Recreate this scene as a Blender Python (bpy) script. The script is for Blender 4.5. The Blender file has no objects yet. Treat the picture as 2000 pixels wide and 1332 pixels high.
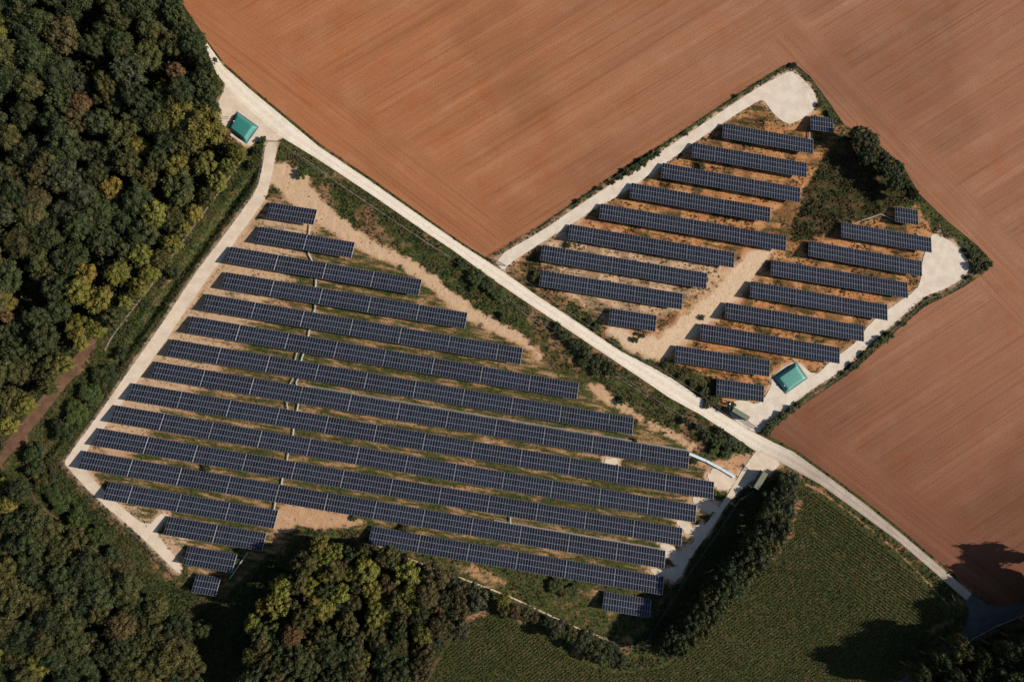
import bpy, bmesh, math, random
import numpy as np
from mathutils import Matrix, Vector
from mathutils.geometry import tessellate_polygon

random.seed(7); RNG = np.random.default_rng(7)
SC = bpy.context.scene
COL = SC.collection
R = math.radians

# ------------------------------------------------------------------ camera
H, F = 300.0, 1395.0                       # height in metres, focal length in photo pixels
CM = (Matrix.Rotation(R(-1.5), 3, 'Y') @ Matrix.Rotation(R(3.0), 3, 'X'))
M_ = np.array([[CM[i][j] for j in range(3)] for i in range(3)])
cam = bpy.data.cameras.new('camera'); camo = bpy.data.objects.new('camera', cam); COL.objects.link(camo)
cam.lens = 36 * F / 2000; cam.sensor_width = 36; cam.clip_start = 1; cam.clip_end = 20000
camo.matrix_world = Matrix.Translation((0, 0, H)) @ CM.to_4x4()
SC.camera = camo

def P(px, py, h=0.0):
    """ground point (at height h) that stands under a point traced from the aerial photo"""
    d = M_ @ np.array([(px - 1000) / F, -(py - 666) / F, -1.0])
    t = (h - H) / d[2]
    return Vector((d[0] * t, d[1] * t, h))
def PA(px, py, h=0.0):
    px = np.asarray(px, float); py = np.asarray(py, float)
    D = np.stack([(px - 1000) / F, -(py - 666) / F, -np.ones_like(px)], -1) @ M_.T
    t = (h - H) / D[..., 2]
    return D[..., 0] * t, D[..., 1] * t
def PXM(px, py): return H / F               # metres per photo pixel, nominal
MPP = H / F

# ------------------------------------------------------------------ helpers
def tag(o, label=None, cat=None, group=None, kind=None):
    if label: o['label'] = label
    if cat: o['category'] = cat
    if group: o['group'] = group
    if kind: o['kind'] = kind
    return o
def empty(name, loc=(0, 0, 0), rz=0.0):
    o = bpy.data.objects.new(name, None); COL.objects.link(o)
    o.location = loc; o.rotation_euler = (0, 0, rz); o.empty_display_size = 0.5
    return o
def link_mesh(name, me, parent=None, loc=(0, 0, 0), rz=0.0):
    o = bpy.data.objects.new(name, me); COL.objects.link(o)
    if parent is not None: o.parent = parent
    o.location = loc; o.rotation_euler = (0, 0, rz)
    return o
def mesh_np(name, V, Fq, mats, matidx=None, smooth=False, cols=None):
    """V (n,3), Fq (m,k) with one k"""
    V = np.asarray(V, np.float32); Fq = np.asarray(Fq, np.int32); k = Fq.shape[1]
    me = bpy.data.meshes.new(name)
    me.vertices.add(len(V)); me.vertices.foreach_set('co', V.ravel())
    me.loops.add(Fq.size); me.loops.foreach_set('vertex_index', Fq.ravel())
    me.polygons.add(len(Fq)); me.polygons.foreach_set('loop_start', np.arange(0, Fq.size, k, dtype=np.int32))
    me.polygons.foreach_set('loop_total', np.full(len(Fq), k, np.int32))
    for m in mats: me.materials.append(m)
    if matidx is not None: me.polygons.foreach_set('material_index', np.asarray(matidx, np.int32))
    me.polygons.foreach_set('use_smooth', np.full(len(Fq), smooth, bool))
    if cols is not None:
        for an, arr in cols.items():
            a = me.attributes.new(an, 'FLOAT_COLOR', 'POINT')
            c = np.ones((len(V), 4), np.float32); c[:, :arr.shape[1]] = arr
            a.data.foreach_set('color', c.ravel())
    me.update(calc_edges=True)
    return me
class MB:
    """boxes, bars and prisms gathered into ONE mesh"""
    def __init__(s): s.v = []; s.f = []; s.m = []
    def box(s, c, d, rz=0.0, mi=0, tilt=0.0):
        cx, cy, cz = c; a, b, e = d[0] / 2, d[1] / 2, d[2] / 2
        co, si = math.cos(rz), math.sin(rz); ct, st = math.cos(tilt), math.sin(tilt)
        n = len(s.v)
        for z in (-e, e):
            for x, y in ((-a, -b), (a, -b), (a, b), (-a, b)):
                y2, z2 = y * ct - z * st, y * st + z * ct
                s.v.append((cx + x * co - y2 * si, cy + x * si + y2 * co, cz + z2))
        for q in ((3, 2, 1, 0), (4, 5, 6, 7), (0, 1, 5, 4), (1, 2, 6, 5), (2, 3, 7, 6), (3, 0, 4, 7)):
            s.f.append(tuple(n + i for i in q)); s.m.append(mi)
        return s
    def bar(s, p, q, r, n=8, mi=0, r2=None):
        p = Vector(p); q = Vector(q); r2 = r if r2 is None else r2
        ax = (q - p).normalized(); u = ax.orthogonal().normalized(); w = ax.cross(u)
        b = len(s.v)
        for c, rr in ((p, r), (q, r2)):
            for i in range(n):
                a = 2 * math.pi * i / n
                s.v.append(tuple(c + u * math.cos(a) * rr + w * math.sin(a) * rr))
        for i in range(n):
            j = (i + 1) % n
            s.f.append((b + i, b + j, b + n + j, b + n + i)); s.m.append(mi)
        s.f.append(tuple(b + i for i in range(n))[::-1]); s.m.append(mi)
        s.f.append(tuple(b + n + i for i in range(n))); s.m.append(mi)
        return s
    def mesh(s, name, mats):
        me = bpy.data.meshes.new(name); me.from_pydata(s.v, [], s.f)
        for m in mats: me.materials.append(m)
        for p, mi in zip(me.polygons, s.m): p.material_index = mi
        me.update(); return me
    def build(s, name, mats, parent=None, loc=(0, 0, 0), rz=0.0):
        if not isinstance(mats, (list, tuple)): mats = [mats]
        return link_mesh(name, s.mesh(name, mats), parent, loc, rz)

# ------------------------------------------------------------------ materials
class NT:
    def __init__(s, name, rough=0.9, spec=0.2):
        s.m = bpy.data.materials.new(name); s.m.use_nodes = True
        s.t = s.m.node_tree; s.n = s.t.nodes; s.l = s.t.links
        s.b = s.n['Principled BSDF']; s.b.inputs['Roughness'].default_value = rough
        s.b.inputs['Specular IOR Level'].default_value = spec
        s._tc = None
    def new(s, ty, **kw):
        x = s.n.new(ty)
        for k, v in kw.items(): setattr(x, k, v)
        return x
    def put(s, sock, v):
        if isinstance(v, bpy.types.NodeSocket): s.l.new(v, sock)
        elif v is not None: sock.default_value = v
    def tc(s):
        if s._tc is None: s._tc = s.new('ShaderNodeTexCoord')
        return s._tc.outputs['Object']
    def math(s, op, a, b=None, c=None, clamp=False):
        x = s.new('ShaderNodeMath', operation=op, use_clamp=clamp)
        s.put(x.inputs[0], a)
        if b is not None: s.put(x.inputs[1], b)
        if c is not None: s.put(x.inputs[2], c)
        return x.outputs[0]
    def vec(s, op, a, b):
        x = s.new('ShaderNodeVectorMath', operation=op)
        s.put(x.inputs[0], a); s.put(x.inputs[1], b)
        return x.outputs['Value'] if op == 'DOT_PRODUCT' else x.outputs['Vector']
    def mapping(s, v, rot=(0, 0, 0), scale=(1, 1, 1), loc=(0, 0, 0)):
        x = s.new('ShaderNodeMapping'); s.put(x.inputs['Vector'], v)
        x.inputs['Rotation'].default_value = rot; x.inputs['Scale'].default_value = scale; x.inputs['Location'].default_value = loc
        return x.outputs[0]
    def noise(s, v, scale=1.0, detail=4.0, rough=0.55, dist=0.0):
        x = s.new('ShaderNodeTexNoise'); s.put(x.inputs['Vector'], v)
        x.inputs['Scale'].default_value = scale; x.inputs['Detail'].default_value = detail
        x.inputs['Roughness'].default_value = rough; x.inputs['Distortion'].default_value = dist
        return x.outputs['Fac']
    def ramp(s, f, lo, hi, a=0.0, b=1.0, smooth=True):
        x = s.new('ShaderNodeMapRange'); x.interpolation_type = 'SMOOTHSTEP' if smooth else 'LINEAR'
        s.put(x.inputs['Value'], f)
        for k, v in (('From Min', lo), ('From Max', hi), ('To Min', a), ('To Max', b)): s.put(x.inputs[k], v)
        return x.outputs[0]
    def mix(s, f, a, b):
        x = s.new('ShaderNodeMix', data_type='RGBA')
        s.put(x.inputs[0], f)
        for i, v in ((6, a), (7, b)):
            if isinstance(v, tuple): v = (*v, 1.0) if len(v) == 3 else v
            s.put(x.inputs[i], v)
        return x.outputs[2]
    def mixf(s, f, a, b):
        x = s.new('ShaderNodeMix', data_type='FLOAT')
        s.put(x.inputs[0], f); s.put(x.inputs[2], a); s.put(x.inputs[3], b)
        return x.outputs[0]
    def attr(s, name):
        x = s.new('ShaderNodeAttribute', attribute_name=name)
        y = s.new('ShaderNodeSeparateColor'); s.l.new(x.outputs['Color'], y.inputs[0])
        return x.outputs['Color'], y.outputs[0], y.outputs[1], y.outputs[2], x.outputs['Alpha']
    def mul(s, col, k):
        x = s.new('ShaderNodeVectorMath', operation='SCALE'); s.put(x.inputs[0], col); s.put(x.inputs[3], k)
        return x.outputs[0]
    def color(s, c):
        if isinstance(c, tuple): s.b.inputs['Base Color'].default_value = (*c, 1)
        else: s.l.new(c, s.b.inputs['Base Color'])
        return s
    def bump(s, h, strength=0.5, dist=0.1):
        x = s.new('ShaderNodeBump'); x.inputs['Strength'].default_value = strength; x.inputs['Distance'].default_value = dist
        s.put(x.inputs['Height'], h); s.l.new(x.outputs[0], s.b.inputs['Normal']); return s

# ground: weights painted as a soil survey (G green cover, S pale sand, R red earth / L litter and painted wood shade)
g = NT('ground_earth', 0.95, 0.1)
_, gG, gS, gR, _ = g.attr('cover'); _, gL, gA, _, _ = g.attr('cover_b')
tc = g.tc()
n_f = g.noise(tc, 1.1, 5, 0.65); n_m = g.noise(tc, 0.22, 4, 0.6); n_l = g.noise(tc, 0.05, 3, 0.5)
rowv = g.mapping(g.mapping(tc, rot=(0, 0, R(9.7))), scale=(0.10, 0.62, 1))
n_row = g.noise(rowv, 1.0, 4, 0.6, 0.4)
soil = g.mix(gS, (0.285, 0.160, 0.085), (0.60, 0.45, 0.305))
soil = g.mix(gR, soil, g.mix(g.ramp(n_m, .35, .65), (0.43, 0.165, 0.055), (0.50, 0.255, 0.10)))
soil = g.mix(g.ramp(n_f, .5, .72, 0, .45), soil, (0.15, 0.085, 0.05))
soil = g.mix(g.ramp(n_m, .58, .72, 0, .35), soil, (0.70, 0.55, 0.38))
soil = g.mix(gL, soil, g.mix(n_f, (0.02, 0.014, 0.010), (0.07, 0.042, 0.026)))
veg = g.mix(g.ramp(n_f, .38, .66), (0.018, 0.034, 0.011), (0.085, 0.088, 0.026))
veg = g.mix(g.ramp(g.noise(tc, 0.35, 5, .7), .52, .68, 0, .8), veg, (0.15, 0.09, 0.05))
veg = g.mix(g.math('MULTIPLY', gL, .75), veg, g.mul(veg, 0.35))  # litter weight also dims the plants: deep wood shade put into the colour
sm = g.mixf(gA, n_m, n_row)
t = g.math('ADD', g.math('MULTIPLY', sm, 1.0), g.math('MULTIPLY', n_f, 0.55))
t = g.math('ADD', t, g.math('MULTIPLY', n_l, 0.45))
thr = g.ramp(gG, 0, 1, 1.38, 0.60, smooth=False)
fac = g.ramp(g.math('SUBTRACT', t, thr), -0.13, 0.15)
g.color(g.mix(fac, soil, veg)); g.bump(g.math('ADD', n_f, n_m), 0.5, 0.22)
M_GROUND = g.m

# ploughed field with analytic headlands
fld = NT('ploughed_soil', 0.95, 0.1); tc = fld.tc()
def strips(rot):
    q = fld.mapping(tc, rot=(0, 0, rot))
    a = fld.noise(fld.mapping(q, scale=(0.003, 0.10, 1)), 1.0, 3, .5, .0)
    b = fld.noise(fld.mapping(q, scale=(0.006, 0.55, 1), loc=(3, 9, 0)), 1.0, 5, .7, .0)
    c = fld.noise(fld.mapping(q, scale=(0.03, 1.6, 1), loc=(31, 5, 0)), 1.0, 4, .7, .0)
    return a, b, c
def linemask(A, B, w, soft, ext0=0.0, ext1=0.0):
    A = P(*A); B = P(*B); d = (B - A); L = d.length; d.normalize(); n = Vector((-d.y, d.x, 0))
    pa = fld.vec('SUBTRACT', tc, (A.x, A.y, 0))
    wob = fld.math('MULTIPLY', fld.math('SUBTRACT', fld.noise(tc, 0.06, 2), .5), 8.0)
    dn = fld.math('ADD', fld.vec('DOT_PRODUCT', pa, (n.x, n.y, 0)), wob); dt = fld.vec('DOT_PRODUCT', pa, (d.x, d.y, 0))
    m = fld.ramp(fld.math('ADD', dn, fld.math('MULTIPLY', fld.math('SUBTRACT', fld.noise(tc, 0.5, 4, .8), .5), 7.0)), w - soft * 2, w + soft * 2, 1, 0)
    m2 = fld.ramp(dt, -ext0 - 4, -ext0 + 4); m3 = fld.ramp(dt, L + ext1 - 4, L + ext1 + 4, 1, 0)
    m4 = fld.ramp(dn, -12, -9)
    return fld.math('MULTIPLY', fld.math('MULTIPLY', m, m2), fld.math('MULTIPLY', m3, m4))
mA = linemask((400, 85), (948, 503), 19, 2.5, 60, 0)
mC = linemask((1552, 118), (1935, 515), 15, 2.5, 12, 30)
mE = linemask((1505, 861), (1898, 1159), 19, 2.5, 8, 60)
mH = fld.math('MAXIMUM', mA, mE)
s1 = strips(R(-32.0)); s2 = strips(R(37.3)); s3 = strips(R(46.2))
def pick(i): return fld.mixf(mC, fld.mixf(mH, s1[i], s2[i]), s3[i])
pa_, pb_, pc_ = pick(0), pick(1), pick(2)
n1 = fld.noise(tc, 0.012, 3, .5); n2 = fld.noise(tc, 1.6, 4, .7); n3 = fld.noise(tc, 0.07, 4, .6)
# soil tone drifts across the land: redder in the west, browner east, lens vignette painted in as darkening to the south
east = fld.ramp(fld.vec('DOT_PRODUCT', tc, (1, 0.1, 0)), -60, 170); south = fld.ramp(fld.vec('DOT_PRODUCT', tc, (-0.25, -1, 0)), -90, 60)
c = fld.mix(east, (0.335, 0.140, 0.066), (0.280, 0.134, 0.078))
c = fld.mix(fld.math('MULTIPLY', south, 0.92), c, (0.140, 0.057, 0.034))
c = fld.mix(fld.ramp(pa_, .38, .66, 0, .5), c, fld.mul(c, 1.18))
c = fld.mix(fld.ramp(pb_, .50, .64, 0, .62), c, fld.mul(c, 0.74))
c = fld.mix(fld.ramp(pb_, .46, .32, 0, .6), c, fld.mul(c, 1.20))
c = fld.mix(fld.ramp(pc_, .50, .62, 0, .45), c, fld.mul(c, 0.76))
c = fld.mix(fld.ramp(pc_, .46, .34, 0, .4), c, fld.mul(c, 1.22))
c = fld.mix(fld.ramp(n3, .50, .68, 0, .40), c, fld.vec('MULTIPLY', c, (1.12, 1.30, 1.45)))
c = fld.mix(fld.ramp(n3, .46, .30, 0, .55), c, fld.vec('MULTIPLY', c, (0.98, 0.78, 0.62)))
n4 = fld.noise(tc, 2.6, 4, .85)
c = fld.mix(fld.ramp(n2, .50, .68, 0, .55), c, fld.mul(c, 0.55)); c = fld.mix(fld.ramp(n4, .52, .66, 0, .6), c, fld.mul(c, 1.45))
pale = fld.math('MULTIPLY', fld.ramp(pa_, .54, .68), fld.ramp(pc_, .42, .58)); c = fld.mix(fld.math('MULTIPLY', pale, .5), c, fld.vec('MULTIPLY', c, (1.25, 1.45, 1.6)))
# damp patches
c = fld.mix(fld.ramp(n1, .48, .62, 0, .6), c, fld.mul(c, 0.76))
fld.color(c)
fld.bump(fld.math('ADD', fld.math('MULTIPLY', pc_, 1.0), fld.math('MULTIPLY', n2, 0.6)), 0.6, 0.25)
M_FIELD = fld.m

def gravel(name, c1, c2, c3, ruts=None):
    k = NT(name, 0.95, 0.15); tc = k.tc()
    a = k.noise(tc, 0.25, 5, .6); b = k.noise(tc, 2.2, 4, .75); e = k.noise(tc, 0.9, 4, .6)
    c = k.mix(k.ramp(a, .35, .65), c1, c2)
    c = k.mix(k.ramp(b, .45, .75, 0, .5), c, c3)
    c = k.mix(k.ramp(e, .56, .72, 0, .4), c, c3)
    if ruts is not None:      # wheel tracks: distance from the centre line is carried by the mesh
        _, d, al, _, _ = k.attr('across')
        w = k.math('ABSOLUTE', k.math('SUBTRACT', k.math('ABSOLUTE', k.math('SUBTRACT', d, .5)), .22))
        mid = k.ramp(w, .05, .13, 0, 1)
        c = k.mix(k.math('MULTIPLY', mid, k.ramp(e, .3, .7, .05, .55)), c, ruts)
        gr = k.mix(k.math('MULTIPLY', mid, k.ramp(e, .3, .7, .05, .55)), k.mix(k.ramp(a, .3, .7), (0.40, 0.34, 0.29), (0.50, 0.43, 0.37)), (0.27, 0.21, 0.17))
        gr = k.mix(k.ramp(b, .45, .75, 0, .5), gr, (0.27, 0.22, 0.18))
        c = k.mix(k.ramp(k.math('ADD', al, k.math('MULTIPLY', k.math('SUBTRACT', a, .5), .5)), .25, .85), c, gr)
    st = k.noise(tc, .07, 4, .65); c = k.mix(k.ramp(st, .50, .68, 0, .45), c, k.mul(c, .80)); c = k.mix(k.ramp(k.noise(tc, .5, 5, .8, 1.2), .57, .66, 0, .40), c, k.mul(c, .72))
    k.color(c); k.bump(b, 0.5, 0.08); return k.m
M_GRAVEL = gravel('pale_gravel', (0.60, 0.50, 0.40), (0.68, 0.59, 0.49), (0.48, 0.385, 0.29))
M_WHITE = gravel('white_crushed_stone', (0.61, 0.54, 0.455), (0.70, 0.635, 0.55), (0.48, 0.41, 0.34))
M_ROAD = gravel('white_track', (0.74, 0.68, 0.58), (0.80, 0.75, 0.66), (0.60, 0.52, 0.42), (0.58, 0.48, 0.37))
M_SAND = gravel('sandy_path', (0.52, 0.38, 0.25), (0.62, 0.49, 0.34), (0.40, 0.27, 0.17))
M_DIRT = gravel('brown_dirt', (0.125, 0.070, 0.046), (0.185, 0.105, 0.068), (0.07, 0.042, 0.028))
M_STONE = gravel('grey_stone_edge', (0.20, 0.16, 0.13), (0.27, 0.22, 0.18), (0.10, 0.08, 0.06))
M_ASPH = gravel('worn_asphalt', (0.085, 0.085, 0.09), (0.12, 0.12, 0.12), (0.05, 0.05, 0.055))

def plain(name, c, rough=0.5, spec=0.4, metal=0.0, var=0.12, sc=1.2):
    k = NT(name, rough, spec); k.b.inputs['Metallic'].default_value = metal
    n = k.noise(k.tc(), sc, 4, .6)
    k.color(k.mix(n, tuple(x * (1 - var) for x in c), tuple(min(1, x * (1 + var)) for x in c))); return k.m
M_CELL = NT('solar_cell_glass', 0.18, 0.4)
_w = M_CELL.new('ShaderNodeTexWhiteNoise'); _w.noise_dimensions = '3D'
_v = M_CELL.mapping(M_CELL.tc(), scale=(1 / 1.15, 1 / 2.33, 0)); _fl = M_CELL.new('ShaderNodeVectorMath', operation='FLOOR')
M_CELL.l.new(_v, _fl.inputs[0]); M_CELL.l.new(_fl.outputs[0], _w.inputs[0])
_oi = M_CELL.new('ShaderNodeObjectInfo')
_c = M_CELL.mix(_w.outputs['Value'], (0.005, 0.008, 0.015), (0.011, 0.014, 0.026))
_c = M_CELL.mix(_oi.outputs['Random'], _c, M_CELL.mul(_c, 1.35))
M_CELL.color(M_CELL.mix(M_CELL.ramp(M_CELL.noise(M_CELL.tc(), .4, 4, .7), .45, .75, 0, .25), _c, (0.040, 0.036, 0.034))); M_CELL = M_CELL.m
M_FRAME = plain('aluminium_frame', (0.27, 0.29, 0.345), 0.5, 0.4, 0.0)
M_GALV = plain('galvanised_steel', (0.50, 0.52, 0.54), 0.5, 0.5, 0.0)
M_TRAY = plain('pale_blue_tray', (0.55, 0.68, 0.76), 0.45, 0.5)
M_STEEL = plain('dull_steel', (0.22, 0.22, 0.22), 0.5, 0.5, 0.2)
M_GREENP = plain('green_gate_paint', (0.16, 0.15, 0.14), 0.5)
M_CABROOF = plain('olive_roof_paint', (0.155, 0.175, 0.125), 0.6, 0.3)
M_CABWALL = plain('dark_green_cabin_wall', (0.045, 0.07, 0.05), 0.6, 0.3)
M_WHITEP = plain('white_plastic', (0.8, 0.8, 0.8), 0.4)
M_TANK = plain('teal_tank_fabric', (0.030, 0.185, 0.170), 0.55, 0.5, 0, 0.10, 0.6)
M_TANK2 = plain('turquoise_tank_fabric', (0.070, 0.270, 0.245), 0.45, 0.5, 0, 0.10, 0.6)
M_MAT = plain('dark_ground_mat', (0.10, 0.12, 0.15), 0.7)
M_BARK = plain('bark', (0.12, 0.09, 0.065), 0.9, 0.1, 0, .3, 3)
M_WOOD = plain('weathered_wood', (0.4, 0.37, 0.33), 0.8, 0.2)

def leafmat(name, use_obj):
    k = NT(name, 0.65, 0.22)
    col, r, gg, bb, _ = k.attr('tint')
    if use_obj:
        oi = k.new('ShaderNodeObjectInfo'); base = oi.outputs['Color']
        x = k.new('ShaderNodeMix', data_type='RGBA', blend_type='MULTIPLY'); x.inputs[0].default_value = 1
        k.l.new(base, x.inputs[6]); k.l.new(col, x.inputs[7]); c = x.outputs[2]
        geo = k.new('ShaderNodeNewGeometry'); pw = geo.outputs['Position']
        c = k.mix(k.ramp(k.noise(pw, .28, 4, .65), .50, .66, 0, .55), c, k.vec('MULTIPLY', c, (1.75, 1.45, 1.1)))
        c = k.mix(k.ramp(k.noise(pw, .9, 3, .7), .50, .64, 0, .45), c, k.mul(c, .45))
        c = k.mix(k.ramp(k.noise(pw, .11, 3, .6), .56, .70, 0, .5), c, (.095, .070, .026))
    else: c = col
    k.color(c)
    tr = k.new('ShaderNodeBsdfTranslucent'); k.l.new(c, tr.inputs['Color'])
    mx = k.new('ShaderNodeMixShader'); mx.inputs[0].default_value = 0.18
    k.l.new(k.b.outputs[0], mx.inputs[1]); k.l.new(tr.outputs[0], mx.inputs[2])
    k.l.new(mx.outputs[0], k.n['Material Output'].inputs['Surface']); return k.m
M_LEAF = leafmat('tree_leaves', True); M_SCRUB = leafmat('scrub_leaves', False)

# ------------------------------------------------------------------ traced outlines (photo pixels)
ROAD_UP = [(404,84),(435,128),(487,174),(573,245),(622,286),(725,355),(829,428),(904,480),(948,508),(986,533),(1048,577),(1111,618),(1214,687),(1277,719),(1320,744),(1402,802),(1460,838),(1505,861),(1549,882),(1618,931),(1687,982),(1756,1038),(1825,1096),(1898,1159)]
ROAD_LO = [(400,90),(424,146),(470,200),(546,266),(622,312),(725,380),(829,452),(886,490),(930,522),(973,553),(1040,598),(1076,622),(1180,691),(1264,747),(1306,776),(1367,809),(1430,850),(1471,878),(1525,903),(1601,945),(1687,1007),(1756,1058),(1825,1117),(1887,1172)]
PAD_NW = [(424,120),(437,150),(440,166),(434,185),(422,208),(409,226),(425,240),(438,256),(483,288),(503,276),(519,262),(520,280),(542,280),(549,268),(575,268),(560,252),(520,218),(470,178)]
TRACK_W = [(519,276),(513,324),(503,369),(466,421),(452,440),(425,476),(380,535),(311,640),(249,727),(193,809),(126,899),(127,908),(183,969),(273,1045),(330,1103),(350,1121),(359,1108),(304,1041),(312,1026),(330,1007),(327,1003),(311,1003),(287,1030),(232,985),(200,955),(166,917),(162,886),(221,813),(276,733),(338,644),(407,540),(442,497),(483,438),(518,390),(528,355),(535,324),(543,276)]
TRACK_N = [(962,506),(1062,449),(1110,415),(1163,380),(1298,292),(1402,223),(1471,177),(1520,150),(1543,139),(1557,145),(1578,164),(1592,184),(1595,198),(1590,214),(1567,232),(1543,244),(1526,236),(1510,222),(1497,203),(1489,194),(1470,204),(1429,229),(1367,271),(1320,304),(1274,338),(1205,385),(1160,408),(1118,437),(1042,484),(990,518),(986,533)]
TRACK_E = [(1829,457),(1863,475),(1887,502),(1895,523),(1877,547),(1839,568),(1805,578),(1756,623),(1687,682),(1635,730),(1584,761),(1515,815),(1490,839),(1478,846),(1440,826),(1424,806),(1424,790),(1435,783),(1455,781),(1475,790),(1489,783),(1508,751),(1505,738),(1530,716),(1556,704),(1592,735),(1618,709),(1645,688),(1673,668),(1701,628),(1742,599),(1791,566),(1800,540),(1801,509),(1812,480),(1818,460)]
PAD_SE = [(1479,878),(1470,889),(1455,910),(1447,922),(1440,935),(1425,960),(1408,985),(1396,1003),(1368,1036),(1341,1080),(1330,1100),(1320,1113),(1308,1122),(1322,1130),(1328,1128),(1343,1096),(1388,1034),(1419,986),(1443,958),(1468,938),(1503,926),(1515,916),(1526,903),(1500,890)]
SPURS = [[(1181,894),(1206,896),(1209,909),(1179,905)],
         [(1392,914),(1410,916),(1428,929),(1438,938),(1424,955),(1409,957),(1388,946),(1381,930)],
         [(1352,970),(1380,973),(1400,987),(1404,996),(1385,1003),(1360,992)],
         [(1320,1015),(1340,1018),(1352,1030),(1374,1022),(1382,1030),(1362,1052),(1332,1036)],
         [(1288,1060),(1310,1063),(1325,1075),(1350,1062),(1352,1078),(1330,1108),(1295,1085)],
         [(1270,1110),(1300,1112),(1325,1105),(1332,1124),(1318,1134),(1275,1120)]]
SANDBAND = [((535,330),14),((553,342),26),((575,362),30),((600,392),22),((645,428),18),((690,462),15),((725,482),13),((775,505),11),((815,530),11),((846,549),12),((869,573),12),((921,615),13),((973,639),11),((1007,656),10),((1055,694),7)]
SANDB2 = [((1150,752),5),((1170,765),11),((1197,785),8),((1249,815),6),((1298,840),6),((1350,872),8)]
FIELD = [(320,-140),(352,0),(374,34),(406,82),(438,124),(492,171),(578,242),(626,282),(730,352),(833,425),(908,478),(948,502),(962,494),(1060,436),(1160,366),(1240,312),(1298,278),(1400,210),(1470,164),(1530,128),(1550,122),(1582,150),(1612,190),(1650,245),(1700,270),(1762,322),(1795,378),(1850,432),(1905,476),(1940,512),(1920,535),(1880,562),(1805,600),(1752,645),(1692,702),(1655,732),(1604,766),(1545,806),(1508,838),(1503,852),(1552,878),(1622,927),(1691,978),(1760,1034),(1829,1092),(1902,1154),(1925,1173),(1962,1182),(2010,1168),(2120,1120),(2400,1020),(2400,-260),(330,-260)]
ASPH = [(2100,1135),(2010,1172),(1962,1187),(1925,1180),(1900,1160),(1884,1172),(1893,1195),(1890,1215),(1875,1239),(1820,1275),(1740,1345),(1640,1440),(1668,1470),(1790,1345),(1892,1254),(1945,1226),(2000,1203),(2110,1165)]
CROP = [(1560,945),(1590,958),(1640,993),(1690,1032),(1740,1074),(1790,1122),(1830,1165),(1853,1193),(1855,1215),(1800,1240),(1780,1290),(1730,1345),(1640,1440),(900,1480),(830,1345),(868,1270),(905,1215),(940,1192),(968,1190),(1010,1215),(1060,1240),(1130,1290),(1170,1310),(1230,1310),(1300,1300),(1340,1255),(1400,1195),(1450,1130),(1480,1105),(1520,1060),(1542,1010),(1552,960)]
FOREST_NW = [(-120,-120),(330,-120),(350,0),(372,52),(398,92),(424,130),(430,165),(405,215),(412,240),(432,262),(470,300),(440,340),(400,400),(352,460),(310,512),(275,560),(225,625),(180,645),(150,690),(120,735),(85,780),(50,800),(0,850),(-120,950)]
FOREST_SW = [(-120,900),(20,930),(62,985),(110,1010),(165,1060),(215,1115),(270,1160),(330,1200),(365,1240),(385,1290),(392,1460),(-120,1460)]
FOREST_S = [(615,1068),(655,1060),(700,1070),(745,1078),(800,1103),(860,1125),(915,1145),(955,1165),(945,1185),(905,1205),(875,1245),(845,1290),(810,1340),(790,1460),(470,1460),(480,1380),(478,1330),(495,1270),(503,1205),(530,1165),(565,1120)]
FARM_L = [(505,385),(600,392),(700,470),(830,545),(930,625),(1020,675),(1130,742),(1240,810),(1350,880),(1400,940),(1340,1080),(1300,1130),(1290,1200),(1170,1190),(1000,1140),(850,1080),(740,1045),(600,1030),(520,1090),(440,1170),(370,1160),(360,1100),(300,1040),(160,920),(150,880),(250,740),(400,540)]
GRASS_S = [(720,1045),(900,1075),(1100,1110),(1290,1145),(1310,1140),(1270,1240),(1200,1250),(1110,1215),(1000,1165),(880,1118),(790,1088)]
FARM_R = [(1480,196),(1530,245),(1560,235),(1600,215),(1640,262),(1615,310),(1575,370),(1545,470),(1640,440),(1745,405),(1795,400),(1825,460),(1800,560),(1740,600),(1640,700),(1590,735),(1555,705),(1505,740),(1490,790),(1410,790),(1300,700),(1250,690),(1180,640),(1060,560),(995,515),(1060,480),(1170,405),(1300,322),(1400,250)]
PIT = [(1632,290),(1660,268),(1700,268),(1740,310),(1790,375),(1790,390),(1745,402),(1660,435),(1600,462),(1545,472),(1548,440),(1575,375),(1610,310)]
CPATH = [((1500,490),12),((1470,515),24),((1430,560),27),((1390,600),24),((1340,640),24),((1290,680),22),((1240,672),18),((1200,645),12)]
DIRT = [(183,657),(192,661),(176,690),(160,718),(128,756),(70,830),(10,900),(-60,980),(-100,1010),(-110,985),(-30,905),(40,830),(98,752),(140,702)]
THINPATH = [(483,297),(449,345),(414,394),(366,459),(328,512),(293,561),(242,626),(217,661),(205,684)]
SWPATH = [(60,955),(69,979),(100,1005),(138,1031),(193,1079),(224,1114),(262,1150)]
SPATH = [(735,1065),(801,1092),(870,1117),(963,1152),(998,1166),(1046,1188),(1115,1221),(1202,1255)]

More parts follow.
